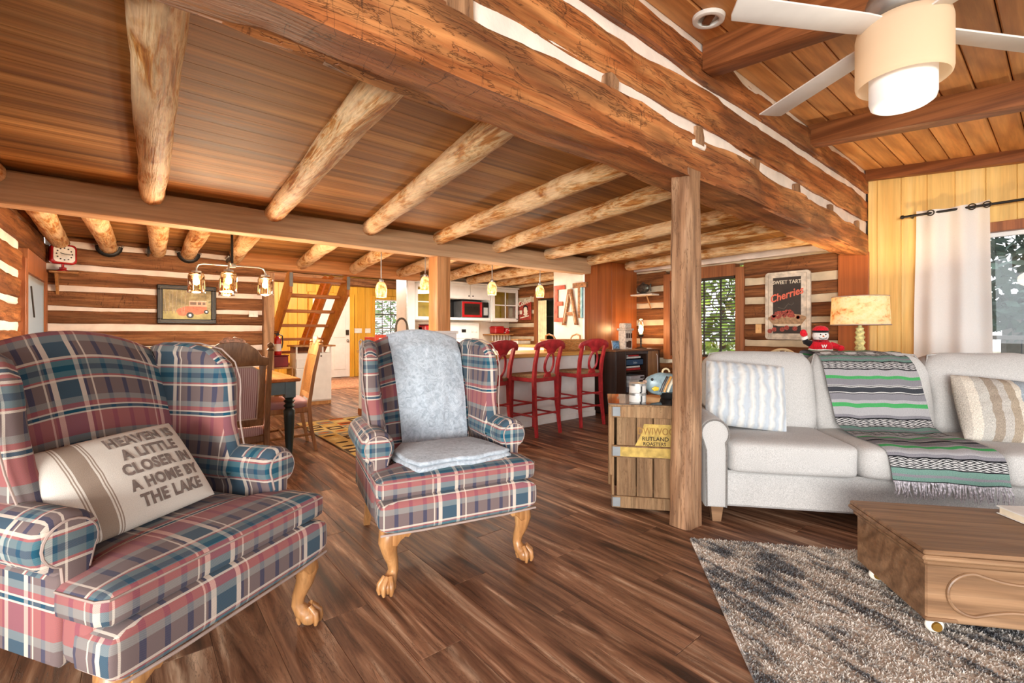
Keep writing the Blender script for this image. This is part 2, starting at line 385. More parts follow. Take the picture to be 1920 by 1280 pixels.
M['yellow'] = wood('honey_pine_board', [(218, 168, 92), (234, 194, 118), (242, 210, 144)], 2, .8, .08, .5, .15, .04, .25, 1.2, .35, knots=.5)
M['yellow_hall'] = wood('yellow_pine_board', [(206, 148, 40), (228, 172, 58), (238, 190, 84)], 2, .8, .08, .45, .1, .05, .3, 1., .35)
M['trimwood'] = wood('stained_trim_wood', [(132, 76, 42), (166, 100, 58), (186, 122, 76)], 2, 1.2, .08, .45, .15, .06, .45)
M['orange_panel'] = wood('orange_veneer_wood', [(146, 76, 34), (178, 98, 48), (196, 116, 62)], 2, .7, .06, .32, .08, .05, .4, 1., .5)
M['white'] = plain('white_paint', (236, 234, 230), .45, var=.02)
M['cream'] = plain('cream_wall_paint', (232, 222, 206), .7, var=.03)
M['glass'] = glass('window_glass'); M['jar'] = glass('jar_glass', (255, 244, 225), .3)
M['plaid'] = plaid('plaid_upholstery', .1, .05); M['plaid_c'] = plaid('plaid_cushion_upholstery', .1, .745); M['plaid_r'] = plaid('plaid_rail_upholstery', .1, .955)
M['black'] = plain('black_metal', (34, 32, 32), .45, .4); M['steel'] = plain('brushed_steel', (176, 176, 174), .35, .8); M['iron'] = plain('dark_bronze', (66, 58, 50), .45, .6)
M['oak'] = wood('carved_oak', [(150, 98, 54), (190, 136, 84), (212, 164, 110)], 2, 2., .1, .35, .15, .04, .35, 1.2, .5)
M['darkoak'] = wood('walnut_chair_wood', [(112, 76, 48), (160, 116, 76), (192, 148, 104)], 2, 2., .1, .35, .15, .06, .4, 1.2, .5)
M['sofa'] = fabric('grey_sofa_tweed', (184, 182, 179), 900., .12, blotch=.03)
M['red_paint'] = plain('red_painted_wood', (166, 42, 46), .4, var=.16, sc=14.)
M['red'] = plain('glossy_red', (186, 24, 30), .3, var=.05); M['redm'] = plain('red_enamel', (170, 26, 30), .25)
M['dark'] = wood('espresso_wood', [(40, 26, 20), (58, 38, 30), (72, 50, 40)], 2, 1.2, .08, .4, .1, .05)
M['walnut'] = wood('trunk_wood', [(124, 90, 62), (154, 118, 86), (178, 142, 108)], 0, 1.4, .08, .42, .15, .05, .45, 1.2, .45, knots=.3, fig=.4)
M['crate'] = wood('crate_board_wood', [(112, 82, 56), (152, 118, 84), (180, 148, 110)], 2, 1.4, .1, .75, .35, .16, .5, 1.4, .25, crack=(84, 56, 34))
M['tin'] = plain('galvanized_tin', (128, 132, 134), .6, .4); M['piping'] = plain('taupe_piping', (166, 146, 136), .9)
# ---------------------------------------------------------------- the setting
CEIL = 2.20
fl = obj('floor', MB().box(-3.2, 7.0, -3.0, 12.2, -.09, -.007, 0), M['floor_gap']); tag(fl, 'dark walnut plank floor of the whole cabin', 'floor', kind='structure')
pm = MB().box(-.0896, .0896, -.6092, .6092, -.007, 0, .0012).mesh('plank', 30); pm.materials.append(M['floor'])
NP = 0; far = MB()
for i in range(42):
    x = -1.12+i*.18; off = ((i*7) % 11)/11*1.22
    for j in range(12):
        y = -1.6+off+j*1.22
        if y < 7.3 and x < 6.3 and NP < 300 and not (x > 4.4 and y > 4.6) and not (x < -.75 and y > 3) and not (y < -.3 and x < 1):
            o = bpy.data.objects.new('plank', pm); link(o, fl, (x, y, 0)); NP += 1
        elif y < 12.2 and x < 6.4: far.box(x-.089, x+.089, y-.6075, y+.6075, -.007, 0, .0)
obj('distant_planks', far, M['floor'], fl, kind='stuff', smooth=0)
# loft ceiling: boards, pole joists, sawn beams
ce = obj('ceiling', MB().box(-2.6, 6.4, 1.62, 7.0, CEIL+.021, CEIL+.10, 0).box(3.6, 6.4, 7.0, 8.1, CEIL+.021, CEIL+.10, 0), M['floor_gap'])
tag(ce, 'low brown plank ceiling with pole joists over the old cabin', 'ceiling', kind='structure')
bm_ = MB().box(-4.5, 4.5, -.0693, .0693, 0, .02, .0012).mesh('plank', 30); bm_.materials.append(M['ceil'])
for j in range(39): link(bpy.data.objects.new('plank', bm_), ce, (1.9, 1.63+.069+j*.139, CEIL))
bm2 = MB().box(-1.4, 1.4, -.0693, .0693, 0, .02, .0012).mesh('plank', 30); bm2.materials.append(M['ceil'])
for j in range(8): link(bpy.data.objects.new('plank', bm2), ce, (5.0, 7.05+j*.139, CEIL))
for k, (xa, xb) in enumerate([(-.85, -.68), (.06, .12), (.78, .93), (1.36, 1.76), (2.24, 2.52), (2.88, 3.30), (3.93, 4.12), (4.66, 4.95), (5.55, 5.8)]):
    obj('joist', MB().pole((0, 0, 0), (xb-xa, 4.275-1.55, -.015), .082 if k < 5 else .076, .074, k*1.7, amp=.14), M['pole'], ce, (xa, 1.55, 2.165), smooth=50)
FJ = [(-.53, -.60), (-.24, -.2), (.15, .25), (.47, .54), (.83, 1.05), (1.54, 1.87), (2.15, 2.67), (3.0, 3.42), (3.75, 4.3), (4.6, 4.9), (5.4, 5.6)]
for k, (xa, xb) in enumerate(FJ):
    obj('joist', MB().pole((0, 0, 0), (xb-xa, 2.56 if k < 6 else 2.78, .02), .085, .078, 20+k*1.3, amp=.1), M['pole'], ce, (xa, 4.42, 2.095), smooth=50)
for (xb) in (-.2, .54):
    arc = [(xb+.105*math.cos(a), 6.90, 2.115+.105*math.sin(a)) for a in [PI+PI*q/8 for q in range(9)]]
    b_ = obj('iron_strap', MB().tube(arc, .014, 6, sq=(1.6, .6)), M['black'], ce)
    for sx in (-1, 1): obj('bolt', MB().blob((xb+sx*.12, 6.89, 2.12), (.014,)*3, nu=8, nv=6), M['steel'], b_)
for (xb) in (.25, 1.05):
    b_ = obj('iron_strap', MB().box(xb-.11, xb-.09, 6.66, 6.96, 2.04, 2.12, .002), M['black'], ce)
    for q in range(3): obj('bolt', MB().blob((xb-.115, 6.7+q*.1, 2.09), (.014,)*3, nu=8, nv=6), M['steel'], b_)
obj('cross_beam', MB().hewn(0, -.70, 4.96, (4.37, 2.065), .21, .18, 3., .3, .006, .012), M['beam'], ce, label='sawn beam crossing the room')
obj('header_beam', MB().hewn(0, .98, 3.75, (7.05, 2.11), .19, .15, 5., .3, .003, .012), M['header'], ce, label='orange header beam above the stair opening')
# ---------------------------------------------------------------- lean-to ceiling (slopes down from the log wall)
SL = .105
def lz(y): return 2.90-SL*(1.44-y)
lt = obj('ceiling_lean_to', MB().prism([(1.60, lz(1.60)+.03), (-2.6, lz(-2.6)+.03), (-2.6, lz(-2.6)+.10), (1.60, lz(1.6)+.10)], -2.6, 6.5, lambda a, b, c: (c, a, b)), M['floor_gap'], smooth=0)
tag(lt, 'sloping orange pine ceiling of the lean-to', 'ceiling', kind='structure')
pk = MB().box(-4.5, 4.5, -.083, .083, 0, .028, .008).mesh('plank', 30); pk.materials.append(M['pine'])
for j in range(24):
    y = 1.355-j*.171
    link(bpy.data.objects.new('plank', pk), lt, (1.9, y, lz(y)), (math.atan(SL), 0, 0))
for x in (-.86, .90, 2.73, 4.48):
    obj('rafter', MB().prism([(1.42, lz(1.42)-.165), (-2.6, lz(-2.6)-.165), (-2.6, lz(-2.6)+.01), (1.42, lz(1.42)+.01)], x-.07, x+.07, lambda a, b, c: (c, a, b), .004), M['rafter'], lt)
obj('wall_rafter', MB().prism([(1.42, lz(1.42)-.11), (-2.6, lz(-2.6)-.11), (-2.6, lz(-2.6)+.01), (1.42, lz(1.42)+.01)], 6.12, 6.2, lambda a, b, c: (c, a, b), .004), M['rafter'], lt)
# ---------------------------------------------------------------- log header wall between lean-to and cabin
wf = thing('wall_front', 'hewn log header wall with white chinking above the post', 'wall', kind='structure')
def tapered(mb, z0l, z1l, z0r, z1r, xa, xb):
    # shear an axis-0 log so that its bottom/top follow the measured ends
    zc0, h0 = (z0l+z1l)/2, (z1l-z0l); out = []
    for (x, y, z) in mb.v:
        f = min(1, max(0, (x-xa)/(xb-xa))); f = f*f
        zc = zc0+((z0r+z1r)/2-zc0)*f; hh = h0+((z1r-z0r)-h0)*f
        out.append((x, y, zc+(z-zc0)/h0*hh))
    mb.v = out; return mb
for (z0, z1, r0, r1, d, sd, am) in [(2.075, 2.335, 1.995, 2.225, .24, 1.3, .020), (2.405, 2.62, 2.345, 2.58, .23, 4.1, .018), (2.672, 2.855, 2.675, 2.85, .21, 8.2, .016)]:
    mb = MB().hewn(0, -2.6, 6.232, (1.41+d/2+.004, (z0+z1)/2), z1-z0, d, sd, .10, am, .016)
    obj('log', tapered(mb, z0, z1, r0, r1, -1., 6.18), M['hewn'], wf, smooth=28)
for (z0, z1, r0, r1, y) in [(2.30, 2.43, 2.20, 2.37, 1.435), (2.59, 2.70, 2.55, 2.70, 1.44), (2.83, 2.93, 2.82, 2.93, 1.43)]:
    mb = MB().hewn(0, -2.6, 6.232, (y+.06, (z0+z1)/2), z1-z0, .12, z0*9, .2, .006, .02)
    obj('chinking', tapered(mb, z0, z1, r0, r1, -1., 6.18), M['chink'], wf, smooth=60)
for k, (x, z, s) in enumerate([(.92, 2.345, .06), (1.79, 2.345, .052), (2.62, 2.325, .05), (3.40, 2.31, .055), (4.17, 2.295, .055), (4.99, 2.275, .055), (5.83, 2.245, .055)]):
    o = obj('joist_stub', MB().hewn(1, 1.412, 1.50, (x, z), s*2.1, s*1.9, k*2.2, .05, .01, .02), M['post'], wf, smooth=50)
    obj('mortar_patch', MB().blob((x+.012, 1.426, z-s*1.05), (s*1.45, .012, s*.42), .5, .5, 16, 8, .25, k*3.), M['chink'], o)
# ---------------------------------------------------------------- log walls
def logwall(par, ax, a0, a1, plane, into, courses, holes, mat, seed, th=.2, ck=None):
    def segs(z0, z1):
        ss = [(a0, a1)]
        for (h0, h1, y0, y1) in holes:
            if z1 <= y0+.01 or z0 >= y1-.01: continue
            ns = []
            for (p, q) in ss:
                if h1 <= p or h0 >= q: ns.append((p, q)); continue
                if h0 > p: ns.append((p, h0))
                if h1 < q: ns.append((h1, q))
            ss = ns
        return ss
    for i, (zt, zb) in enumerate(courses):
        for (p, q) in segs(zb, zt):
            if q-p > .03: obj('log', MB().hewn(ax, p, q, (plane+into*th/2, (zt+zb)/2), zt-zb, th, seed+i*1.7+p, .13, .012, .03), mat, par, smooth=45)
        if i < len(courses)-1:
            nt = courses[i+1][0]
            for (p, q) in segs(nt, zb):
                if q-p > .03: obj('chinking', MB().hewn(ax, p, q, (plane+into*(th/2+.022), (zb+nt)/2), zb-nt+.03, th, seed+i*2.3+9, .2, .005, .02), ck or M['chink'], par, smooth=60)
CR = [(2.20, 2.12), (2.07, 1.85), (1.755, 1.595), (1.515, 1.33), (1.255, 1.05), (.965, .76), (.685, .48), (.405, .2), (.125, -.05)]
wr = thing('wall_right', 'log wall with the cherry pie sign and the blind-covered window', 'wall', kind='structure')
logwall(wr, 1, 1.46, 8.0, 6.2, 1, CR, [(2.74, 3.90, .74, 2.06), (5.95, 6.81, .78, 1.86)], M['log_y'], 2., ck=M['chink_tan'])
obj('trim_board', MB().box(6.155, 6.21, 1.40, 1.68, 0, 2.02, .004), M['orange_panel'], wr)
obj('ceiling_chinking', MB().hewn(1, 1.5, 4.4, (6.16, 2.13), .09, .1, 3.3, .2, .01, .02), M['chink'], wr)
CB = [(2.21, 2.15), (2.085, 1.89), (1.825, 1.66), (1.595, 1.43), (1.385, 1.235), (1.165, .98), (.91, .73), (.66, .47), (.40, .21), (.14, -.05)]
wb = thing('wall_back', 'log wall with white chinking behind the dining table', 'wall', kind='structure')
logwall(wb, 0, -.72, 1.38, 7.0, 1, CB, [], M['log_x'], 5.)
obj('corner_post', MB().hewn(2, 0, 1.95, (1.435, 6.985), .15, .13, 4.4, .2, .005, .012), M['post'], wb)
wl = thing('wall_left', 'log wall with the narrow door window beside the clock', 'wall', kind='structure')
logwall(wl, 1, 1.7, 6.98, -.70, -1, CB, [(5.51, 6.79, .40, 1.85)], M['log_y'], 11.)
# ---------------------------------------------------------------- yellow board wall of the lean-to, with the big window
wy = obj('wall_lean_to', MB().box(6.235, 6.30, .72, 1.72, 0, 3.0, 0).box(6.235, 6.30, -2.6, .72, 2.16, 2.80, 0).box(6.235, 6.30, -2.6, .72, 0, .66, 0), M['floor_gap'])
tag(wy, 'honey coloured vertical board wall behind the sofa', 'wall', kind='structure')
yb = 1.415
for i, wd in enumerate([.08, .20, .205, .205, .21, .20, .22, .2, .21, .2, .22, .2, .21, .2, .2, .22, .2, .2, .2, .2]):
    y0, y1 = yb-wd+.0015, yb; yb -= wd; zt = lz((y0+y1)/2)-.06
    for (za, zb_) in ([(0, zt)] if y0 > .70 else [(2.15, zt), (0, .67)]):
        obj('board', MB().box(6.2, 6.235, y0, y1, za, zb_, .006), M['yellow'], wy)
def window(name, label, ax, plane, into, a0, a1, z0, z1, cas, mat, bars_v=(), bars_z=(), dep=.12, sash=.03, barmat=None, head=None):
    """ax: axis the window runs along; plane: room face; into: +-1 outwards"""
    def bx(p, q, r, s, t, u, b=.004):
        lo, hi = sorted((plane+into*t, plane+into*u))
        return MB().box(p, q, lo, hi, r, s, b) if ax == 0 else MB().box(lo, hi, p, q, r, s, b)
    w_ = thing(name, label, 'window', kind='structure')
    for (p, q, r, s) in [(a0-cas, a0, z0-cas*.5, z1+cas), (a1, a1+cas, z0-cas*.5, z1+cas), (a0, a1, z1, z1+(head or cas)), (a0, a1, z0-cas*.5, z0)]:
        obj('casing', bx(p, q, r, s, -.025, dep), mat, w_)
    for (p, q, r, s) in [(a0, a0+sash, z0, z1), (a1-sash, a1, z0, z1), (a0+sash, a1-sash, z1-sash, z1), (a0+sash, a1-sash, z0, z0+sash)]:
        obj('sash', bx(p, q, r, s, dep*.45, dep*.8, .002), barmat or mat, w_)
    for v in bars_v: obj('muntin', bx(v-.008, v+.008, z0+sash, z1-sash, dep*.5, dep*.75, .002), barmat or mat, w_)
    for v in bars_z: obj('muntin', bx(a0+sash, a1-sash, v-.01, v+.01, dep*.5, dep*.76, .002), barmat or mat, w_)
    g_ = bx(a0+sash, a1-sash, z0+sash, z1-sash, dep*.62, dep*.63, 0); obj('pane', g_, M['glass'], w_)
    return w_
def blind(par, ax, x, a0, a1, z0, z1, pitch, mat, wd=.02):
    mb = MB(); n = int((z1-z0)/pitch)
    for i in range(n):
        z = z0+i*pitch
        if ax == 0: mb.prism([(x-wd, z+.008), (x-wd, z+.014), (x+wd, z+.004), (x+wd, z-.002)], a0, a1, lambda a, b, c: (c, a, b))
        else: mb.prism([(x-wd, z-.005), (x-wd, z+.005), (x+wd, z+.013), (x+wd, z+.006)], a0, a1, lambda a, b, c: (a, c, b))
    obj('blind_slats', mb, mat, par, kind='stuff', smooth=0)
    hb = MB().box(a0, a1, x-.025, x+.025, z1, z1+.035) if ax == 0 else MB().box(x-.025, x+.025, a0, a1, z1, z1+.035)
    obj('blind_rail', hb, mat, par)
window('window_1', 'large picture window with the deck and tree outside', 1, 6.2, 1, -1.6, .62, .72, 2.08, .09, M['trimwood'], sash=.04, barmat=M['white'])
w2 = window('window_2', 'window with dark horizontal blinds behind the front post', 1, 6.2, 1, 2.84, 3.80, .80, 1.90, .11, M['trimwood'], bars_v=(3.08, 3.32, 3.56), bars_z=(1.36,), barmat=M['iron'], head=.16)
blind(w2, 1, 6.215, 2.86, 3.78, 1.02, 1.87, .042, M['iron'], .017)
w5 = window('window_5', 'narrow kitchen window beside the white EAT wall', 1, 6.2, 1, 6.05, 6.70, .85, 1.80, .11, M['trimwood'], bars_z=(1.45, 1.08), barmat=M['iron'])
obj('kitchen_curtain', MB().grid(lambda u, v: (6.15+.012*math.sin(u*26), 6.42+.24*u, .86+.9*v), 26, 4), plain('cream_kitchen_curtain', (228, 214, 170), .9), w5, smooth=180)
w3 = window('window_3', 'narrow glazed door beside the clock shelf', 1, -.70, -1, 5.62, 6.68, .45, 1.66, .11, M['trimwood'], bars_v=(), barmat=M['cream'], sash=.05, head=.20, dep=.05)
obj('screen', MB().box(-.70, -.692, 5.63, 6.67, .46, 1.65, 0), sheer('frosted_pane_white', (240, 242, 242), .85), w3)
obj('blind_wand', MB().cyl((-.68, 5.80, 1.55), (-.672, 5.90, 1.28), .006, n=6), M['iron'], w3)
# ---------------------------------------------------------------- hall beyond the stairs and kitchen walls
wh = obj('wall_hall', MB().box(1.2, 4.9, 11.84, 11.95, 0, 2.6, 0).box(4.9, 5.82, 11.84, 11.95, 0, .88, 0).box(4.9, 5.82, 11.84, 11.95, 2.1, 2.6, 0).box(5.82, 6.6, 11.84, 11.95, 0, 2.6, 0), M['yellow_hall']); tag(wh, 'yellow board wall with the white entry door', 'wall', kind='structure')
for i in range(22):
    x0 = 1.6+i*.21
    if x0 > 5.95: break
    z0 = 0
    if 3.3 < x0+.1 < 4.4: z0 = 2.13
    if 4.93 < x0+.1 < 5.8:
        obj('board', MB().box(x0, x0+.206, 11.81, 11.84, 0, .85, .004), M['yellow_hall'], wh); z0 = 2.12
    obj('board', MB().box(x0, x0+.206, 11.81, 11.84, z0, 2.32, .004), M['yellow_hall'], wh)
obj('log', MB().hewn(0, 1.4, 6.4, (11.74, 2.43), .22, .16, 6.6, .3, .01, .03), M['log_x'], wh)
obj('hall_ceiling', MB().box(1.4, 6.5, 7.0, 12, 2.56, 2.62, 0), M['ceil'], wh)
w7 = obj('wall_hall_side', MB().box(1.36, 1.42, 7.1, 11.9, 0, 2.56, .004), M['yellow_hall']); tag(w7, 'side wall of the entry hall behind the stairs', 'wall', kind='structure')
d1 = thing('door_1', 'white panelled entry door with keypad lock', 'door', (3.86, 11.80, 0), kind='structure')
obj('slab', MB().box(-.46, .45, -.045, 0, .01, 2.05), M['white'], d1)
for (x, z0, z1) in [(-.26, .2, .82), (.2, .2, .82), (-.26, 1.0, 1.75), (.2, 1.0, 1.75)]:
    obj('door_panel', MB().box(x-.15, x+.15, -.055, -.04, z0, z1, .008), M['white'], d1)
obj('keypad_lock', MB().box(.34, .42, -.075, -.045, 1.07, 1.20, .006), M['iron'], d1); obj('knob', MB().blob((.38, -.085, .93), (.035, .03, .035), nu=12, nv=8), M['steel'], d1)
for x0, x1 in ((-.56, -.46), (.45, .56)): obj('door_casing', MB().box(x0, x1, -.06, .0, 0, 2.12), M['yellow_hall'], d1)
w4 = window('window_4', 'hall window with white blinds and dark muntins', 0, 11.81, 1, 5.0, 5.72, .95, 2.02, .09, M['yellow_hall'], bars_v=(5.24, 5.48), bars_z=(1.25, 1.62), barmat=M['black'])
blind(w4, 0, 11.83, 5.02, 5.70, .98, 1.98, .05, M['white'], .018)
wk = obj('wall_kitchen', MB().box(3.70, 6.2, 7.62, 7.72, 0, 2.2, .0), M['cream']); tag(wk, 'cream wall behind the kitchen range', 'wall', kind='structure')
# closet block carrying the EAT letters
wc = obj('wall_closet', MB().box(4.962, 6.19, 4.412, 5.02, 0, CEIL, .0), M['cream']); tag(wc, 'closet block with white face and orange panel side', 'wall', kind='structure')
obj('wood_panel', MB().box(4.955, 5.56, 4.395, 4.412, 0, CEIL-.002, .002).box(5.565, 6.19, 4.395, 4.412, 0, CEIL-.002, .002), M['orange_panel'], wc)
obj('corner_bead', MB().box(4.945, 4.962, 4.39, 4.42, 0, CEIL-.01, .003), M['white'], wc)
# posts
p1 = obj('support_post', MB().hewn(2, 0, 2.10, (2.552, 1.466), .128, .152, 2.7, .09, .009, .02), M['post'], smooth=45); tag(p1, 'rough sawn wooden post carrying the log header beside the sofa', 'post')
p2 = obj('support_post', MB().hewn(2, 1.162, 1.965, (2.60, 4.40), .19, .165, 5.7, .2, .003, .008), M['post_light'], smooth=45); tag(p2, 'orange fir post standing on the white half wall of the bar', 'post')
# ---------------------------------------------------------------- outdoors
lawn = obj('ground_outside', MB().box(-40, 60, -40, 60, -.7, -.6, 0), plain('pale_patio_and_lawn', (146, 142, 124), .95, var=.12, sc=.6)); tag(lawn, 'grass outside the windows', 'lawn', kind='structure')
dk = obj('deck', MB().box(6.35, 9.7, -4, 1.6, -.25, -.12, .01), plain('deck_board', (170, 164, 156), .8)); tag(dk, 'grey porch deck outside the picture window', 'deck', kind='structure')
rl = thing('deck_railing', 'white wooden railing of the porch outside the window', 'railing', (9.4, 0, -.12))
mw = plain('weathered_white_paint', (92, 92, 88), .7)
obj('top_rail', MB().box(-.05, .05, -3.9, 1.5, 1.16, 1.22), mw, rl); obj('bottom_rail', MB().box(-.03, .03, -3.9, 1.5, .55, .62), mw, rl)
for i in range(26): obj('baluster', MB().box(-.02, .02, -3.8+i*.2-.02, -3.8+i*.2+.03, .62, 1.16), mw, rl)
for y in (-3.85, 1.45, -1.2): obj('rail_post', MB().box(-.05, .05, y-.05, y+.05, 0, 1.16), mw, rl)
nb = thing('neighbour_house', 'pale grey house seen beyond the porch railing', 'house', (17, -1.5, -.6))
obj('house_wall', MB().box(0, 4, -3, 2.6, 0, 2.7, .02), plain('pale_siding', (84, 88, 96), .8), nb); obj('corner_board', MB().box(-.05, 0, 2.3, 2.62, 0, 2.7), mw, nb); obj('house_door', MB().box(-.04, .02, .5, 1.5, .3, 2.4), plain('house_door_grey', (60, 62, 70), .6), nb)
def leaf_mesh(r, n, s, seed, squash=1.):
    rr = random.Random(seed); mb = MB()
    for _ in range(n):
        d = Vector((rr.gauss(0, 1), rr.gauss(0, 1), rr.gauss(0, 1))).normalized(); k = r*rr.uniform(.45, 1.)**.5
        c = Vector((d.x*k, d.y*k, d.z*k*squash)); a = Vector((rr.uniform(-1, 1), rr.uniform(-1, 1), rr.uniform(-1, 1))).normalized(); b = a.orthogonal().normalized()
        a *= s; b *= s*.45
        mb.add([tuple(c-a), tuple(c+b), tuple(c+a), tuple(c-b)], [(0, 1, 2, 3)])
    return mb
mg = [plain('spruce_needles', (70, 92, 82), .8, var=.3, sc=2.), plain('maple_leaves', (132, 158, 60), .7, var=.35, sc=2.), plain('shade_leaves', (86, 122, 62), .8, var=.3, sc=2.)]  # third leaf colour is a darker green than the maple
bk = plain('tree_bark', (84, 68, 54), .9)
for k, (lb, x, y, z, r, mi, sq) in enumerate([('blue green spruce hanging over the porch outside the picture window', 12.5, .35, 2.9, 2.4, 0, .8), ('bright green maple outside the blind-covered window', 11.5, 5.6, 1.7, 2.0, 1, 1.), ('shaded green bush behind the narrow kitchen window', 10.8, 10.9, 1.4, 1.9, 2, 1.), ('tall green tree outside the hall window', 9.0, 18.5, 2.0, 3.0, 2, 1.), ('low shrub outside the blind-covered window', 8.6, 3.9, .0, .85, 2, .8)]):
    t_ = thing('garden_tree', lb, 'tree', (x, y, -.6)); obj('crown', leaf_mesh(r, 3600, .15, k, sq), mg[mi], t_, (0, 0, z+.6), smooth=0); obj('trunk', MB().cyl((0, 0, 0), (0, 0, z+.6), .12, .06, 10), bk, t_)
# ---------------------------------------------------------------- wing chairs
def back_front(u, v):
    """front face of the chair back, u -1..1, v 0..1 (local: front is -y)"""
    x = u*(.265+.02*v); zt = .585+.075*(1-u*u)**1.0
    z = .46+v*zt; y = .205+.155*v-.045*math.sin(PI*min(1, v*1.05))*(1-.6*u*u)+.05*max(0, v-.93)/.07*.6
    return (x, y, z)
def front_leg():
    mb = MB()
    pts = [(0, .02, .285), (0, 0, .255), (-.004, -.014, .22), (0, -.004, .17), (.004, .016, .12), (.004, .022, .085), (0, .008, .06), (0, -.012, .045)]
    mb.tube(pts, [.052, .050, .042, .032, .025, .023, .028, .032], 14)
    mb.blob((0, -.022, .034), (.037, .036, .034), nu=16, nv=10)
    for a in (-50, 0, 50, 180):
        x, y = rot2(0, -1, RD(a)); mb.tube([(x*.018, -.012+y*.018, .075), (x*.037, -.022+y*.036, .05), (x*.04, -.022+y*.04, .026), (x*.036, -.022+y*.036, .006)], [.011, .012, .011, .007], 8)
    return mb
def knee(sx):
    mb = MB(); P_ = [(0, .285), (sx*.13, .285), (sx*.125, .27), (sx*.085, .262), (sx*.07, .245), (sx*.055, .25), (sx*.035, .235), (sx*.02, .215), (0, .22)]
    return mb.prism(P_, -.035, .005, lambda a, b, c: (a, c, b), .005)
def wing_chair(label):
    t = thing('wing_chair', label, 'armchair', group='plaid wing chairs'); P = M['plaid']
    obj('seat_frame', MB().box(-.345, .345, -.33, .36, .285, .42, .02), P, t, uv=True)
    ap = MB().blob((0, -.372, .345), (.388, .078, .078), .45, .16, 40, 16); obj('front_rail', ap, M['plaid_r'], t, uv=True, smooth=180)
    obj('rail_piping', MB().tube([(-.378, -.437, .275), (-.2, -.449, .275), (.2, -.449, .275), (.378, -.437, .275)], .005, 8), M['piping'], t)
    # T shaped seat cushion
    T_ = [(-.375, -.425), (.375, -.425), (.392, -.40), (.392, -.25), (.375, -.235), (.30, -.225), (.275, -.20), (.275, .21), (-.275, .21), (-.275, -.20), (-.30, -.225), (-.375, -.235), (-.392, -.25), (-.392, -.40)]
    mb = MB(); cx, cy = 0, -.15
    def rings(sc, z): return [(cx+(a-cx)*sc, cy+(b-cy)*sc, z) for a, b in sub]
    sub = []
    for i in range(len(T_)):
        a, b = T_[i], T_[(i+1) % len(T_)]; L = math.dist(a, b); n = max(1, int(L/.06))
        sub += [(a[0]+(b[0]-a[0])*q/n, a[1]+(b[1]-a[1])*q/n) for q in range(n)]
    n = len(sub); lv = [(.96, .418), (.993, .428), (1, .445), (1, .475), (.993, .492), (.96, .502), (.88, .508), (.7, .518), (.4, .526), (.12, .528)]
    vs = [p for sc, z in lv for p in rings(sc, z)]; fs = []
    for i in range(len(lv)-1):
        for k in range(n): fs.append((i*n+k, i*n+(k+1) % n, (i+1)*n+(k+1) % n, (i+1)*n+k))
    fs.append(tuple(range(n))[::-1]); fs.append(tuple((len(lv)-1)*n+k for k in range(n)))
    cu = obj('seat_cushion', MB().add(vs, fs), M['plaid_c'], t, uv=True, smooth=60)
    obj('cushion_piping', MB().tube([(cx+(a-cx)*.996, cy+(b-cy)*.996, .49) for a, b in sub], .0035, 6, closed=True), M['piping'], cu)
    # back
    mb = MB()
    mb.grid(lambda u, v: back_front(-1+2*u, v), 24, 22, uvs=lambda u, v: (-.3+.6*u, v*.70))
    def rear(u, v):
        x, y, z = back_front(-1+2*u, v); return (x, .36+.10*v+.0*u, z)
    mb.grid(rear, 24, 10, flip=True, uvs=lambda u, v: (-.3+.6*u, v*.70))
    def topf(u, s):
        a = Vector(back_front(-1+2*u, 1.)); b = Vector(rear(u, 1.)); q = a.lerp(b, s); q.z += .035*math.sin(PI*s); return tuple(q)
    mb.grid(topf, 24, 6, uvs=lambda u, s: (-.3+.6*u, .7+s*.1))
    obj('backrest', mb, P, t, smooth=180)
    for sx in (-1, 1):
        # wing: thick padded panel flaring forward
        pro = [(.32, .60), (.34, .80), (.39, 1.02), (.42, 1.09), (.36, 1.105), (.22, 1.10), (.11, 1.075), (.045, 1.02), (.02, .95), (.015, .86), (.0, .76), (-.03, .68), (-.07, .61), (-.09, .56), (.0, .54), (.2, .54), (.32, .56)]
        pr = []
        for i in range(len(pro)):
            a, b = pro[i], pro[(i+1) % len(pro)]; pr += [a, ((a[0]+b[0])/2, (a[1]+b[1])/2)]
        def TW(a, b, c, sx=sx):
            fl_ = .055*max(0, .30-a)/.3*max(0, min(1, (b-.6)/.3)); return (sx*(.268+c+fl_*.75), a, b)
        obj('wing', MB().prism(pr, 0, .085, TW, .034), P, t, uv=True, smooth=70)
        obj('wing_piping', MB().tube([TW(a, b, .082) for a, b in pr[2:28]], .0035, 6), M['piping'], t)
        # rolled arm
        key = [(.0, .30), (.0, .52)]+[(x, z) for x, z in circ(.055, .60, .08, 16, RD(215), RD(-75))]+[(.085, .48), (.085, .30)]
        def TA(a, b, c, sx=sx): return (sx*(.295+a+.015*max(0, -c)), c, b-.04*max(0, (c+.05))*.5)
        am = MB().prism(key, -.235, .30, TA, .02); a_ = obj('arm', am, P, t, uv=True, smooth=70)
        fk = [(.015, .32), (.015, .52)]+[(x, z) for x, z in circ(.055, .60, .06, 16, RD(210), RD(-70))]+[(.07, .48), (.07, .32)]
        obj('arm_front', MB().prism(fk, -.247, -.23, TA, .004), P, a_, uv=True)
        obj('arm_piping', MB().tube([TA(a, b, -.243) for a, b in fk[1:-1]], .004, 6), M['piping'], a_)
        lp = MB().blob((sx*.335, -.30, .365), (.045, .06, .07), .5, .4, 20, 10); obj('side_rail', lp.box(sx*.33, sx*.383, -.24, .33, .28, .52, .012), P, t, uv=True, smooth=60)
        l_ = obj('leg', front_leg(), M['oak'], t, (sx*.325, -.375, 0), (0, 0, sx*RD(38)), smooth=60)
        kb = obj('knee_bracket', knee(-sx), M['oak'], t, (sx*.325, -.395, 0))
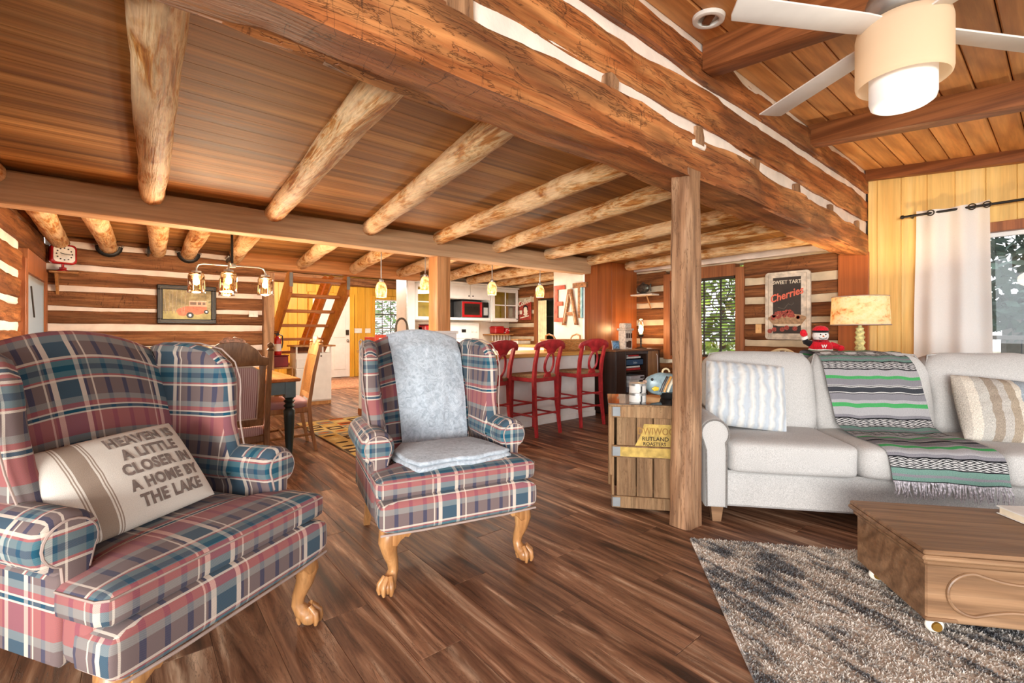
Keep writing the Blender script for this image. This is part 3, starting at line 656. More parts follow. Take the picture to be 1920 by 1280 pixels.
        obj('rear_leg', MB().tube([(sx*.29, .33, .29), (sx*.30, .36, .15), (sx*.31, .41, 0)], [.034, .03, .024], 4), M['oak'], t, smooth=20)
    return t
wc2 = wing_chair('plaid wing chair with a pale blue blanket draped over its back'); wc2.location = (1.29, 2.215, 0); wc2.rotation_euler = (0, 0, RD(-13.5))
wc1 = dup(wc2, (.045, 2.06, 0), RD(32.5), 'plaid wing chair holding the lettered lake pillow')
# blanket on chair 2
mbl = G('pale_blue_plush'); v_ = mbl.coord(); f_ = mbl.noise(v_, 28., 5, .65, None, 1.5); mbl.p(Base_Color=mbl.ramp(f_, [(.32, (150, 160, 170)), (.55, (184, 194, 203)), (.75, (204, 212, 219))]), Roughness=.95, Sheen_Weight=.4, Specular_IOR_Level=.1); mbl.bump(mbl.noise(v_, 160., 3), .5, .006)
tb = thing('throw_blanket', 'pale blue plush blanket draped over the wing chair back', 'blanket', wc2.location, RD(-13.5))
def drape(u, s):
    uu = -.72+1.72*u; wob = .006*nz(u*6, s*7, 1.)+.004*nz(u*17, s*13, 5.)
    if s < .18:
        q = s/.18; x, y, z = back_front(uu*.9, 1.); return (x, .475-.02*q, .78+(z-.78)*q+.03)
    if s < .30:
        q = (s-.18)/.12; x, y, z = back_front(uu*.9, 1.); yb = .47
        return (x, yb+(y-.012-yb)*q, z+.03+.03*math.sin(PI*q)-.03*q)
    q = (s-.30)/.70; vv = 1-q*.99; x, y, z = back_front((uu*.9 if True else 0)*(1-.04*q)+.08*q, vv)
    return (x, y-.014+wob-.01*q, z)
obj('draped_panel', MB().grid(drape, 40, 70), mbl.m, tb, smooth=180)
fold = [(-.27, -.10), (-.245, -.30), (-.20, -.40), (.0, -.375), (.06, -.392), (.22, -.36), (.30, -.33), (.27, -.16), (.22, .03), (-.20, .04)]
fp = []
for i in range(len(fold)):
    a, b = fold[i], fold[(i+1) % len(fold)]; fp += [(a[0]+(b[0]-a[0])*q/4, a[1]+(b[1]-a[1])*q/4) for q in range(4)]
for k, (z, s) in enumerate([(.514, 1.), (.534, .96)]):
    m_ = MB().prism([((a-.02)*s+.02+.008*nz(a*9+k, b*9), (b+.15)*s-.15+.008*nz(a*7, b*7+k)) for a, b in fp], z, z+.021, None, .0100); m_.v = [(x, y, zz+.006*nz(x*9, y*9, k)) for x, y, zz in m_.v]
    obj('folded_layer', m_, mbl.m, tb, smooth=75)
# lettered pillow on chair 1
def pillow_h(u, v, H, p=.5): return H*max(0., (1-abs(u)**2.4)*(1-abs(v)**2.4))**p
def pillow(name, label, W_, H_, D_, m, loc, rot, group=None, wr=.004, mats=None):
    def pos(u, v, s):
        k = 1-.05*(u*u)*(v*v); ex = 1-.05*(1-v*v)*abs(u)**3
        return (u*W_/2*(1-.045*(1-u*u*0)*(v*v-1)*-1*0)*ex*k, v*H_/2*(1-.05*(1-u*u)*abs(v)**3)*k, s*pillow_h(u, v, D_/2)+wr*nz(u*5+3, v*5, s*2.)*(1-u*u)*(1-v*v))
    mb = MB(); f = lambda a: math.sin(a*PI/2)
    UV_ = lambda u, v: ((f(-1+2*u)+1)/2*W_, (f(-1+2*v)+1)/2*H_); mb.grid(lambda u, v: pos(f(-1+2*u), f(-1+2*v), 1), 36, 28, uvs=UV_); mb.grid(lambda u, v: pos(f(-1+2*u), f(-1+2*v), -1), 36, 28, flip=True, uvs=UV_)
    o = obj(name, mb, m, None, loc, rot, smooth=180); tag(o, label, 'pillow', group); return o, pos
g = G('grain_sack_linen'); uvn = g.n('ShaderNodeTexCoord'); sp_ = g.n('ShaderNodeSeparateXYZ', Vector=uvn.outputs['UV'])
LN, TP = (226, 218, 206), (160, 142, 126)
cst = g.ramp(g.math('DIVIDE', sp_.outputs[0], .47), [(0, LN), (.135, TP), (.142, LN), (.15, TP), (.157, LN), (.17, TP), (.27, LN), (.283, TP), (.29, LN), (.298, TP), (.305, LN)], 'CONSTANT')
nn_ = g.noise(uvn.outputs['UV'], 500., 2); g.p(Base_Color=g.mix(.35, cst, g.ramp(nn_, [(.3, (170, 170, 170)), (.7, (255, 255, 255))]), 'MULTIPLY'), Roughness=.95, Specular_IOR_Level=.1); g.bump(nn_, .4, .002)
PR = Matrix.Translation((.045, 2.06, 0)) @ Matrix.Rotation(RD(32.5), 4, 'Z') @ Matrix.Translation((-.085, -.03, .665)) @ Matrix.Rotation(RD(50), 4, 'X') @ Matrix.Rotation(RD(3), 4, 'Z')
pl, ppos = pillow('lettered_pillow', 'cream pillow printed with lettering on the wing chair', .47, .35, .12, g.m, PR.translation, PR.to_euler())
ink = plain('faded_grey_ink', (118, 104, 96), .95, var=.12, sc=60.)
for i, (s, sz) in enumerate([('HEAVEN IS', .055), ('A LITTLE', .055), ('CLOSER IN', .055), ('A HOME BY', .052), ('THE LAKE', .055)]):
    y0 = .095-i*.056
    def wp(x, y, z, y0=y0):
        X, Y = x+.072, y+y0; u, v = X/.235, Y/.175; return (X, Y, pillow_h(u, v, .06)+.0022+z)
    text('lettering', s, sz, ink, pl, (0, 0, 0), (0, 0, 0), .0006, .0022, .78, warp=wp, space=1.12)
# ---------------------------------------------------------------- sofa
SR = RD(-50.3); SO = Vector((2.66, 1.40, 0))
sf = thing('sofa', 'light grey three seat sofa with a striped throw', 'sofa', SO, SR); F = M['sofa']; SL_ = 2.36
WLT = fabric('dark_grey_welt', (120, 116, 112), 300., .1)
def sofa_key(c=0.): return [(.0, .10), (.0, .44)]+circ(.055, .545, .085, 18, RD(205), RD(-40))+[(.125, .44), (.125, .10)]
obj('base', MB().box(.12, SL_-.12, .03, .84, .10, .315, .015), F, sf)
for k, x0 in enumerate((0, SL_)):
    sx = 1 if k == 0 else -1
    TS = lambda a, b, c, x0=x0, sx=sx: (x0+sx*a, c, b)
    a_ = obj('arm', MB().prism(sofa_key(), .0, .86, TS, .012), F, sf, smooth=60)
    kk = [(a, b) for a, b in sofa_key()]; kk = [(.008, .105)]+[(a+(.06-a)*.08, b+(.4-b)*.03) for a, b in kk[1:-1]]+[(.117, .105)]
    obj('arm_welt', MB().tube([TS(a, b, -.003) for a, b in kk], .005, 8), WLT, a_)
obj('back_frame', MB().box(.06, SL_-.06, .74, .93, .10, .80, .05), F, sf, smooth=60)
for i in range(3):
    x0 = .135+i*.697; xc = x0+.345
    c_ = obj('seat_cushion', MB().blob((xc, .36, .405), (.349, .385, .102), .28, .16, 44, 22, .02, i*3.), F, sf, smooth=180)
    b0 = len(F.name)
    mb = MB().blob((0, 0, 0), (.352, .145, .31), .34, .24, 44, 26, .05, i*5.+2)
    mb.v = [(x, y+.05*((z/.31)**2)*(1 if y < 0 else 0)-.02*(1-(x/.35)**2)*(1-(z/.31)**2), z) for x, y, z in mb.v]
    bc = obj('back_cushion', mb, F, sf, (xc, .665, .70), (RD(-13), 0, 0), smooth=180)
    hw = [(-.345, -.06, -.26), (-.345, -.085, .2), (-.31, -.06, .285), (-.2, -.05, .30), (.2, -.05, .30), (.31, -.06, .285), (.345, -.085, .2), (.345, -.06, -.26)]
    obj('cushion_welt', MB().tube(hw, .0055, 6), fabric('grey_welt', (168, 164, 160), 300., .1) if i == 0 else bpy.data.materials['grey_welt'], bc)
for (x, y) in [(.075, .07), (SL_-.075, .07), (.075, .82), (SL_-.075, .82)]:
    obj('leg', MB().tube([(x, y, .11), (x, y, 0)], [.052, .034], 4), M['walnut'], sf, smooth=20)
# serape throw
g = G('serape_weave'); tc = g.n('ShaderNodeTexCoord'); s3 = g.n('ShaderNodeSeparateXYZ', Vector=tc.outputs['UV']); U, V = s3.outputs[0], s3.outputs[1]
LG, DG, GR, MG, WH, BK, TL = (186, 184, 186), (72, 74, 80), (84, 176, 106), (146, 144, 150), (216, 214, 212), (38, 38, 42), (124, 158, 146)
sq_ = [(0, BK), (.015, WH), (.115, BK), (.13, LG), (.215, GR), (.255, MG), (.335, WH), (.342, BK), (.35, WH), (.362, DG), (.425, WH), (.435, BK), (.442, MG), (.52, LG), (.56, GR), (.61, LG), (.71, MG), (.745, BK), (.76, WH), (.86, BK), (.875, TL), (.93, MG), (.96, TL)]
base = g.ramp(g.math('FRACT', V), sq_, 'CONSTANT')
Vf = g.math('FRACT', V)
dm = g.math('ABSOLUTE', g.math('SUBTRACT', g.math('FRACT', g.math('MULTIPLY', U, 5.)), .5)); dv = g.math('ABSOLUTE', g.math('SUBTRACT', g.math('FRACT', g.math('DIVIDE', g.math('SUBTRACT', Vf, .015), .0495)), .5))
zz = g.math('FRACT', g.math('MULTIPLY', g.math('ADD', dm, g.math('MULTIPLY', dv, .9)), 3.)); dia = g.math('GREATER_THAN', zz, .5)
inb = g.math('ADD', g.math('MULTIPLY', g.math('GREATER_THAN', Vf, .015), g.math('LESS_THAN', Vf, .115)), g.math('MULTIPLY', g.math('GREATER_THAN', Vf, .76), g.math('LESS_THAN', Vf, .86)))
col = g.mix(g.math('MULTIPLY', inb, dia), base, srgb(BK))
nf = g.noise(tc.outputs['UV'], 60., 4); kx = g.n('ShaderNodeMapping', Vector=tc.outputs['UV'], Scale=(60, 300, 1)); nf2 = g.noise(kx.outputs[0], 2., 3, .7)
col = g.mix(.8, col, g.ramp(nf2, [(.36, (84, 84, 90)), (.58, (255, 255, 255))]), 'MULTIPLY')
g.p(Base_Color=col, Roughness=1., Specular_IOR_Level=.05); g.bump(nf2, .6, .003); serape = g.m
st = thing('serape_throw', 'grey green and black woven throw with fringe on the sofa', 'blanket', SO, SR)
path = [(.98, .55), (.975, .80), (.955, .96), (.90, .995), (.80, 1.012), (.69, 1.005), (.60, .975), (.545, .93), (.50, .85), (.475, .77), (.455, .69), (.435, .60), (.41, .545), (.35, .522), (.25, .516), (.13, .512), (.03, .505), (-.025, .485), (-.045, .44), (-.05, .38), (-.054, .325)]
acc = [0.]
for a, b in zip(path, path[1:]): acc.append(acc[-1]+math.dist(a, b))
TLn = acc[-1]
def serp(u, s):
    d = s*TLn; i = max(k for k in range(len(acc)) if acc[k] <= d+1e-9); i = min(i, len(path)-2); q = (d-acc[i])/(acc[i+1]-acc[i])
    y = path[i][0]+(path[i+1][0]-path[i][0])*q; z = path[i][1]+(path[i+1][1]-path[i][1])*q
    f = max(0, d-acc[9]); x = .875+u*.54+.10*f*1.1+.012*nz(d*3, u*2)+(u-.5)*.02*s
    return (x, y-.006*nz(u*7, d*4, 3.)-.012*abs(nz(u*3.5+4, d*2)), z+.012*nz(u*6, d*3)+.004)
obj('woven_panel', MB().grid(serp, 30, 110, uvs=lambda u, s: (u, (s*TLn-acc[6]-.045)/.52+2)), serape, st, smooth=180)
fr = MB(); rr = random.Random(5)
for k in range(90):
    u = (k+.5)/90; a = Vector(serp(u, 1.)); b = a+Vector((rr.uniform(-.02, .02), rr.uniform(-.015, .0), -.075+rr.uniform(-.02, .01))); c = a.lerp(b, .5)+Vector((rr.uniform(-.008, .008), -.004, 0))
    fr.tube([a, c, b], [.0028, .0028, .0016], 5)
obj('fringe', fr, plain('fringe_yarn', (176, 172, 178), 1., var=.35, sc=90.), st, kind='stuff')
# sofa pillows
SM = Matrix.Translation(SO) @ Matrix.Rotation(SR, 4, 'Z')
g = G('white_tufted_cotton'); tc = g.n('ShaderNodeTexCoord'); wv = g.n('ShaderNodeTexWave', {'bands_direction': 'X'}, Vector=tc.outputs['UV'], Scale=5., Distortion=3., Detail=3., Detail_Scale=2.)
g.p(Base_Color=g.ramp(wv.outputs[1], [(.1, (178, 186, 194)), (.5, (198, 201, 202)), (.9, (208, 207, 203))]), Roughness=1., Specular_IOR_Level=.05, Sheen_Weight=.3); g.bump(wv.outputs[1], .6, .02)
K = SM @ Matrix.Translation((.335, .40, .725)) @ Matrix.Rotation(RD(70), 4, 'X') @ Matrix.Rotation(RD(-5), 4, 'Z')
pillow('throw_pillow', 'white and pale blue pillow against the sofa arm beside the post', .52, .46, .17, g.m, K.translation, K.to_euler())
g = G('tan_striped_cotton'); tc = g.n('ShaderNodeTexCoord'); s3 = g.n('ShaderNodeSeparateXYZ', Vector=tc.outputs['UV'])
ns = g.noise(tc.outputs['UV'], 30., 4); cc = g.math('ADD', s3.outputs[0], g.math('MULTIPLY', ns, .012))
cst = stripes(g, cc, .52, [(0, (214, 206, 194)), (.08, (236, 228, 214)), (.17, (204, 200, 192)), (.27, (172, 158, 142)), (.36, (200, 194, 186)), (.44, (180, 164, 144)), (.52, (226, 216, 200)), (.58, (170, 180, 188)), (.70, (226, 218, 202)), (.80, (178, 188, 196))])
kx = g.n('ShaderNodeMapping', Vector=tc.outputs['UV'], Scale=(400, 90, 1)); nv_ = g.noise(kx.outputs[0], 1., 3)
g.p(Base_Color=g.mix(.7, cst, g.ramp(nv_, [(.3, (150, 150, 150)), (.65, (255, 255, 255))]), 'MULTIPLY'), Roughness=1., Specular_IOR_Level=.05); g.bump(nv_, .8, .006)
K = SM @ Matrix.Translation((1.80, .36, .665)) @ Matrix.Rotation(RD(62), 4, 'X') @ Matrix.Rotation(RD(-7), 4, 'Z')
pillow('throw_pillow', 'tan and grey striped pillow at the window end of the sofa', .54, .44, .20, g.m, K.translation, K.to_euler(), wr=.02)
# ---------------------------------------------------------------- area rug
g = G('shag_rug_pile'); v = g.coord('Object', (1, 1, 1)); n1 = g.noise(v, 3.4, 4, .6, None, 1.4); vd = g.n('ShaderNodeMapping', Vector=g.coord('Object', (1, 1, 1), (0, 0, RD(52))), Scale=(2.2, 10., 1)).outputs[0]; n2 = g.noise(vd, 1., 3, .6, None, .8)
f = g.math('ADD', g.math('MULTIPLY', n1, .35), g.math('MULTIPLY', n2, .65)); n3 = g.noise(v, 150., 2)
f = g.math('ADD', f, g.math('MULTIPLY', g.math('SUBTRACT', n3, .5), .22))
g.p(Base_Color=g.ramp(f, [(.36, (88, 89, 93)), (.44, (132, 131, 131)), (.50, (206, 197, 186)), (.57, (228, 219, 208)), (.64, (142, 139, 136)), (.72, (96, 96, 99))]), Roughness=1., Specular_IOR_Level=.05); rugm = g.m
RO = Vector((2.382, 1.345, 0)); RR = RD(-49.8)
rg = obj('area_rug', MB().box(0, 2.3, -2.2, 0, 0, .012, .004), rugm, None, RO, (0, 0, RR)); tag(rg, 'shaggy grey and cream area rug under the wooden trunk', 'rug')
pile = MB(); rr = random.Random(3)
for _ in range(80000):
    x, y = rr.uniform(.004, 2.0), rr.uniform(-1.55, -.004); a = rr.uniform(0, 6.28); h_ = rr.uniform(.006, .014); lx, ly = rr.uniform(-.010, .010), rr.uniform(-.014, .004); w_ = .0045
    pile.v += [(x-math.cos(a)*w_, y-math.sin(a)*w_, .011), (x+math.cos(a)*w_, y+math.sin(a)*w_, .011), (x+lx, y+ly, .011+h_)]; k = len(pile.v); pile.f.append((k-3, k-2, k-1)); pile.uv.append(None)
obj('pile', pile, rugm, rg, kind='stuff', smooth=0)
# ---------------------------------------------------------------- trunk coffee table and book
TO = Vector((2.28, .345, .018)); TR = RD(-50.3)
tk = thing('trunk_table', 'low brown wooden trunk with carved panel on small casters', 'coffee table', TO, TR); W_ = M['walnut']; TW_, TD = 1.02, .47
mb = MB().box(0, TW_, 0, TD, .055, .29, .006); obj('body', mb, W_, tk)
obj('lid', MB().box(-.025, TW_+.025, -.03, TD+.03, .292, .312, .006).box(-.012, TW_+.012, -.016, TD+.016, .268, .292, .008).box(-.02, TW_+.02, -.024, TD+.024, .312, .330, .005), W_, tk)
for xa in (-.006, TW_-.1): obj('base_strip', MB().box(xa, xa+.106, -.008, .01, .062, .074, .003), W_, tk)
cx = TW_/2-.0
top = [(.055+.0, .165)]
def carve():
    pts = []
    for k in range(21): a = RD(90+ (k/20)*180); pts.append((.155+.075*math.cos(a)*1.15, .168+.078*math.sin(a)))
    lower = [(.155+(.26)*q/12+.0, .09+.028*math.sin(PI*q/12*.9)) for q in range(1, 13)]
    pts += lower
    mir = [(TW_-x, z) for x, z in pts[::-1]]
    upper = [(.155+(.26)*q/12, .246-.028*math.sin(PI*q/12*.9)) for q in range(0, 13)]
    return pts+mir+[(TW_-x, z) for x, z in upper][1:]+upper[::-1][:-1]
cv = carve(); obj('carved_moulding', MB().tube([(x, -.002, z) for x, z in cv], .0065, 8, closed=True), W_, tk)
for (x, y) in [(.05, .05), (TW_-.05, .05), (.05, TD-.05), (TW_-.05, TD-.05)]:
    w_ = obj('caster', MB().blob((x, y-.012, .026), (.032, .016, .028), 1, 1, 20, 12), plain('white_porcelain', (236, 230, 216), .3), tk, smooth=180)
    obj('caster_cap', MB().cyl((x, y-.032, .026), (x, y-.026, .026), .016, .018, 16).cyl((x, y, .04), (x, y, .058), .012, n=12), plain('brass', (196, 150, 70), .35, .8), w_)
BKo = TO+Vector((*rot2(.56, .13, TR), .332))
b_ = thing('hardcover_book', 'white covered book lying on the trunk lid', 'book', BKo, TR+RD(6))
obj('pages', MB().box(.004, .24, .004, .29, .004, .03, .001), plain('page_edges', (226, 214, 190), .9), b_); obj('cover', MB().box(0, .25, 0, .30, 0, .004, .001).box(0, .25, 0, .30, .03, .035, .001).box(.245, .25, 0, .3, .002, .033, .001), plain('book_cover_white', (228, 228, 224), .4), b_)
# ---------------------------------------------------------------- crate end table and what stands on it
CO = Vector((2.39, 1.885, 0)); CRt = RD(-50.3); CW, CD, CH = .40, .42, .675
cr = thing('wooden_crate', 'old wooden shipping crate used as end table behind the post', 'crate', CO, CRt); Wc = M['crate']
for i, (x0, x1) in enumerate([(.03, .15), (.155, .255), (.26, .37)]): obj('front_board', MB().box(x0, x1, .018, .032, .03, CH-.02, .003), Wc, cr)
for z0, z1 in ((0.02, .095), (.345, .42), (CH-.075, CH)):
    obj('front_rail', MB().box(0, CW, 0, .018, z0, z1, .003), Wc, cr)
    obj('corner_plate', MB().box(.004, .052, -.002, 0, z0+.008, z1-.008, .0008).box(-.002, 0, .0, .05, z0+.008, z1-.008, .0008), M['tin'], cr)
for i, (y0, y1) in enumerate([(.02, .15), (.155, .28), (.285, .40)]): obj('side_board', MB().box(.0, .014, y0, y1, .03, CH-.02, .003), Wc, cr)
obj('side_slat', MB().box(-.02, 0, .02, .06, .22, CH-.005, .003), Wc, cr); obj('side_slat', MB().box(-.018, 0, .36, .40, .05, CH-.03, .003), Wc, cr)
obj('far_side', MB().box(CW-.014, CW, .02, .40, .03, CH, .003), Wc, cr); obj('rear_side', MB().box(.0, CW, .402, .416, .03, CH, .003), Wc, cr)
obj('top_frame', MB().box(-.02, CW+.0, -.02, CD+.02, CH, CH+.012, .002), Wc, cr)
obj('glass_top', MB().box(-.025, CW+.0, -.025, CD+.02, CH+.012, CH+.018, .001), plain('smoked_glass', (52, 40, 32), .05, 0, .8, var=.02), cr)
lab = plain('yellow_paper_label', (186, 156, 84), .9, var=.15, sc=20.)
obj('paper_label', MB().prism([(.15, .345), (.37, .345), (.37, .56), (.2, .56), (.185, .5), (.15, .43), (.12, .37)], .0155, .0175, lambda a, b, c: (a, c, b)), lab, cr)
obj('paper_strip', MB().box(.05, .37, -.0016, .0, .352, .412, .0), lab, cr)
dk_ = plain('label_ink', (66, 50, 34), .9)
text('lettering', 'DWIWOO', .062, plain('faded_label_ink', (150, 112, 58), .9), cr, (.275, .0152, .495), (RD(90), 0, 0), .0004, .0008, .8)
text('lettering', 'RUTLAND', .036, dk_, cr, (.27, .0152, .455), (RD(90), 0, 0), .0004, .0008); text('lettering', 'ROASTERS', .03, dk_, cr, (.265, .0152, .425), (RD(90), 0, 0), .0004, .0008)
def on_crate(x, y, z=CH+.0185): a = rot2(x, y, CRt); return (CO.x+a[0], CO.y+a[1], z)
for k in range(2):
    c_ = thing('tin_canister', ['lower white tin of the two stacked on the crate', 'upper white tin of the two stacked on the crate'][k], 'tin', on_crate(.165, .075, CH+.0185+k*.062), CRt+RD(4), 'stacked white tins')
    obj('body', MB().lathe([(.052, 0), (.054, .003), (.054, .058), (.05, .061), (0, .061)], 28), plain('white_tin', (226, 222, 216), .35, .2), c_); obj('rim', MB().lathe([(.0555, .045), (.0555, .058), (.054, .0595)], 28), M['steel'], c_)
    text('lettering', 'J', .044, M['black'], c_, (.016, -.0545, .012), (RD(90), 0, 0), .002, .0026)
fs = thing('fish_sculpture', 'blue grey ceramic fish with yellow fin on the crate', 'figurine', on_crate(.345, .27), CRt+RD(10)); fs.scale = (.8,)*3
cb = plain('blue_grey_glaze', (132, 152, 158), .35, var=.15, sc=20.)
obj('body', MB().blob((0, 0, .125), (.15, .055, .095), .9, .9, 28, 16, .08), cb, fs, smooth=180); obj('mouth', MB().blob((-.145, 0, .14), (.022, .022, .018), 1, 1, 12, 8), plain('pink_glaze', (192, 160, 142), .4), fs)
obj('fin', MB().prism([(-.11, .09), (-.08, .11), (-.045, .10), (-.05, .075), (-.09, .068)], -.064, -.05, lambda a, b, c: (a, c, b), .005), plain('yellow_glaze', (226, 190, 40), .4), fs)
for k, cl in enumerate([(60, 50, 46), (214, 150, 60), (236, 226, 200)]): obj('stripe', MB().tube([(-.03+.03*k, -.05, .06), (-.01+.03*k, -.058, .12), (.03+.03*k, -.046, .19)], .011, 8), plain('glaze_stripe', cl, .4), fs)
obj('eye', MB().blob((-.10, -.045, .165), (.012, .01, .012), 1, 1, 10, 8), M['black'], fs); obj('loop', MB().tube([(.03+.03*math.cos(a), 0, .225+.03*math.sin(a)) for a in [k*.5 for k in range(10)]], .008, 6), plain('cream_rope', (220, 200, 160), .9), fs)
obj('stand', MB().lathe([(.07, 0), (.075, .01), (.085, .05), (.06, .055)], 24, (.06, 0, 0)), M['black'], fs)
# ---------------------------------------------------------------- dark media console with shelves by the orange panel
bc = thing('media_console', 'dark brown open shelf console against the orange panel', 'cabinet', (5.08, 3.95, 0)); D_ = M['dark']
obj('top', MB().box(-.01, 1.07, -.02, .43, .875, .90, .004), wood('console_top_wood', [(96, 58, 34), (122, 76, 46), (140, 92, 58)], 0, 1.2, .08, .35), bc)
for x0, x1 in ((0, .02), (.22, .245), (.73, .76), (1.03, 1.06)): obj('upright', MB().box(x0, x1, 0, .42, .02, .875, .003), D_, bc)
obj('rear_panel', MB().box(.02, 1.03, .405, .42, .02, .875, .002), D_, bc)
for z in (.02, .28, .58): obj('shelf', MB().box(.245, .73, .01, .405, z, z+.02, .002), D_, bc)
obj('side_door', MB().box(.02, .22, 0, .02, .03, .87, .003), D_, bc); obj('side_door', MB().box(.76, 1.03, 0, .02, .03, .87, .003), M['darkoak'], bc); obj('face_rail', MB().box(.22, .76, -.005, .02, .83, .875, .003), D_, bc)
def book(label, x, y, z, w_, d_, h_, col, rz=0, grp=None, name='book'):
    b = thing(name, label, name.replace('_', ' '), (5.08+x, 3.95+y, z), rz, grp)
    obj('cover', MB().box(0, w_, 0, d_, 0, h_*.14, .001).box(0, w_, 0, d_, h_*.86, h_, .001).box(0, w_, 0, h_*.1, 0, h_, .001), plain('cover_'+str(len(bpy.data.materials)), col, .45), b)
    obj('pages', MB().box(.004, w_-.004, h_*.12, d_-.004, h_*.13, h_*.87, 0), plain('paper', (228, 222, 212), .9), b); return b
book('red and white book at the bottom of the top shelf', .29, .04, .601, .34, .26, .034, (170, 46, 44)); book('white book stacked under the blue game box', .30, .05, .635, .33, .25, .03, (220, 216, 210))
gb = book('dark blue game box on the console top shelf', .28, .03, .667, .40, .28, .10, (40, 72, 104), name='game_box'); text('lettering', 'Dulce', .04, plain('pale_ink', (176, 186, 190), .8), gb, (.21, -.001, .03), (RD(90), 0, 0), .001)
book('thick white book above the blue game box', .33, .05, .768, .32, .24, .03, (224, 218, 212)); book('thin red book topmost on the console shelf', .37, .06, .80, .25, .2, .018, (190, 40, 44))
for i, (h_, cl, lb, wv) in enumerate([(.07, (92, 98, 112), 'grey box lowest on the middle console shelf', .36), (.05, (170, 172, 176), 'silver disc player on the middle console shelf', .36), (.045, (214, 212, 210), 'white disc player on the middle console shelf', .34), (.055, (190, 190, 194), 'silver receiver topmost on the middle console shelf', .34)]):
    z0 = .301+sum([.07, .05, .045, .055][:i])+i*.002
    p_ = thing('media_player', lb, 'electronics', (5.36+.01*i, 3.965-.01*i, z0)); obj('case', MB().box(0, wv, 0, .27, 0, h_, .004), plain('player_grey', cl, .4, .2), p_); obj('display', MB().box(wv*.7, wv*.95, -.003, 0, h_*.3, h_*.7, .001), M['black'], p_)
book('blue paperback standing at the side of the middle shelf', .248, .05, .301, .028, .18, .2, (60, 96, 170))
# lantern house, frame and edison lamp on top
hs = thing('ceramic_house', 'white ceramic lantern house on the dark console', 'ornament', (5.50, 4.10, .901)); cw = plain('whitewashed_ceramic', (222, 206, 188), .7, var=.12, sc=40.)
obj('walls', MB().box(-.085, .085, -.06, .06, 0, .27, .006), cw, hs); obj('cornice', MB().box(-.105, .105, -.08, .08, .27, .30, .01), cw, hs); obj('attic', MB().box(-.08, .08, -.055, .055, .30, .375, .012), cw, hs)
for (x, z, w_, h_) in [(-.045, .03, .045, .08), (.015, .02, .07, .10), (-.05, .16, .035, .07), (0, .16, .035, .07), (.05, .16, .035, .07)]: obj('window_opening', MB().box(x-w_/2+.01, x+w_/2+.01, -.064, -.058, z, z+h_, .002), plain('opening_brown', (70, 46, 34), .8), hs)
pf = thing('photo_frame', 'small silver photo frame on the console', 'photo frame', (5.24, 4.06, .901), RD(-8)); obj('frame', MB().box(-.07, .07, -.006, .006, 0, .13, .003), M['steel'], pf, rot=(RD(-10), 0, 0)); obj('photo', MB().box(-.055, .055, -.009, -.006, .015, .115, .001), plain('photo_blue', (96, 130, 160), .4, var=.6, sc=40.), pf, rot=(RD(-10), 0, 0))
el = thing('edison_lamp', 'small bronze table lamp with glass chimney and glowing bulb', 'lamp', (5.85, 4.08, .901))
obj('base', MB().lathe([(.085, 0), (.085, .008), (.05, .018), (.016, .028), (.011, .05), (.016, .07), (.011, .09), (.016, .11), (.011, .13), (.016, .15), (.012, .17), (.032, .18), (.042, .20), (.042, .215), (.02, .222)], 20), M['iron'], el)
obj('bulb', MB().lathe([(.012, .222), (.03, .25), (.034, .28), (.025, .32), (.01, .345), (0, .35)], 16), emis('warm_bulb', (255, 224, 170), 26.), el, smooth=180)
obj('chimney', MB().lathe([(.03, .22), (.05, .28), (.04, .36), (.03, .42), (.032, .44)], 20), M['jar'], el, smooth=180); lamp('edison_light', (0, -.0, .29), 11., (1, .66, .36), .05, el)
obj('cord', MB().tube([(.08, .0, .004), (.16, -.06, .003), (.2, -.1, -.02), (.21, -.14, -.1), (.215, -.15, -.4), (.22, -.16, -.8)], .004, 6), M['white'], el)
# corner shelf with fish
ws = thing('corner_shelf', 'small wooden corner shelf under the metal fish', 'shelf', (6.19, 4.18, 1.705)); obj('board', MB().box(-.20, 0, -.19, .19, 0, .022, .003), M['cream'], ws); obj('bracket', MB().tube([(-.005, -.05, -.20), (-.12, -.05, -.005)], .012, 4), M['oak'], ws)
ff = thing('fish_figurine', 'pewter coloured fish standing on the corner shelf', 'figurine', (6.08, 4.2, 1.728), RD(72)); pw = plain('pewter', (96, 100, 92), .35, .6, var=.3, sc=30.)
obj('body', MB().blob((0, 0, .09), (.14, .045, .07), .9, .9, 24, 14), pw, ff, smooth=180); obj('tail', MB().prism([(-.12, .09), (-.19, .15), (-.175, .09), (-.19, .03)], -.008, .008, lambda a, b, c: (a, c, b), .003), pw, ff); obj('dorsal_fin', MB().prism([(-.06, .15), (.0, .19), (.06, .15)], -.006, .006, lambda a, b, c: (a, c, b), .002), pw, ff); obj('foot', MB().lathe([(.05, 0), (.045, .02), (.02, .03)], 14), pw, ff)
# ---------------------------------------------------------------- cherry pie sign, switch
sg = thing('tin_sign', 'vintage sweet tart cherries sign in a whitewashed frame', 'sign', (6.165, 2.20, 1.47), RD(-90)); sw, sh = .50, .83
rndr = circ(-sw/2+.04, sh/2-.04, .04, 5, PI, PI/2)+circ(sw/2-.04, sh/2-.04, .04, 5, PI/2, 0)+circ(sw/2-.04, -sh/2+.04, .04, 5, 0, -PI/2)+circ(-sw/2+.04, -sh/2+.04, .04, 5, -PI/2, -PI)
obj('frame', MB().prism(rndr, -.03, .02, lambda a, b, c: (a, c, b), .008), plain('distressed_white_wood', (214, 200, 180), .8, var=.14, sc=14.), sg)
F1 = lambda a, b, c: (a, -.030-c, b)
obj('black_panel', MB().prism([(-.155, -.34), (.155, -.34), (.155, .345), (-.155, .345)], 0, .0015, F1), plain('sign_black', (54, 44, 38), .6, var=.15), sg)
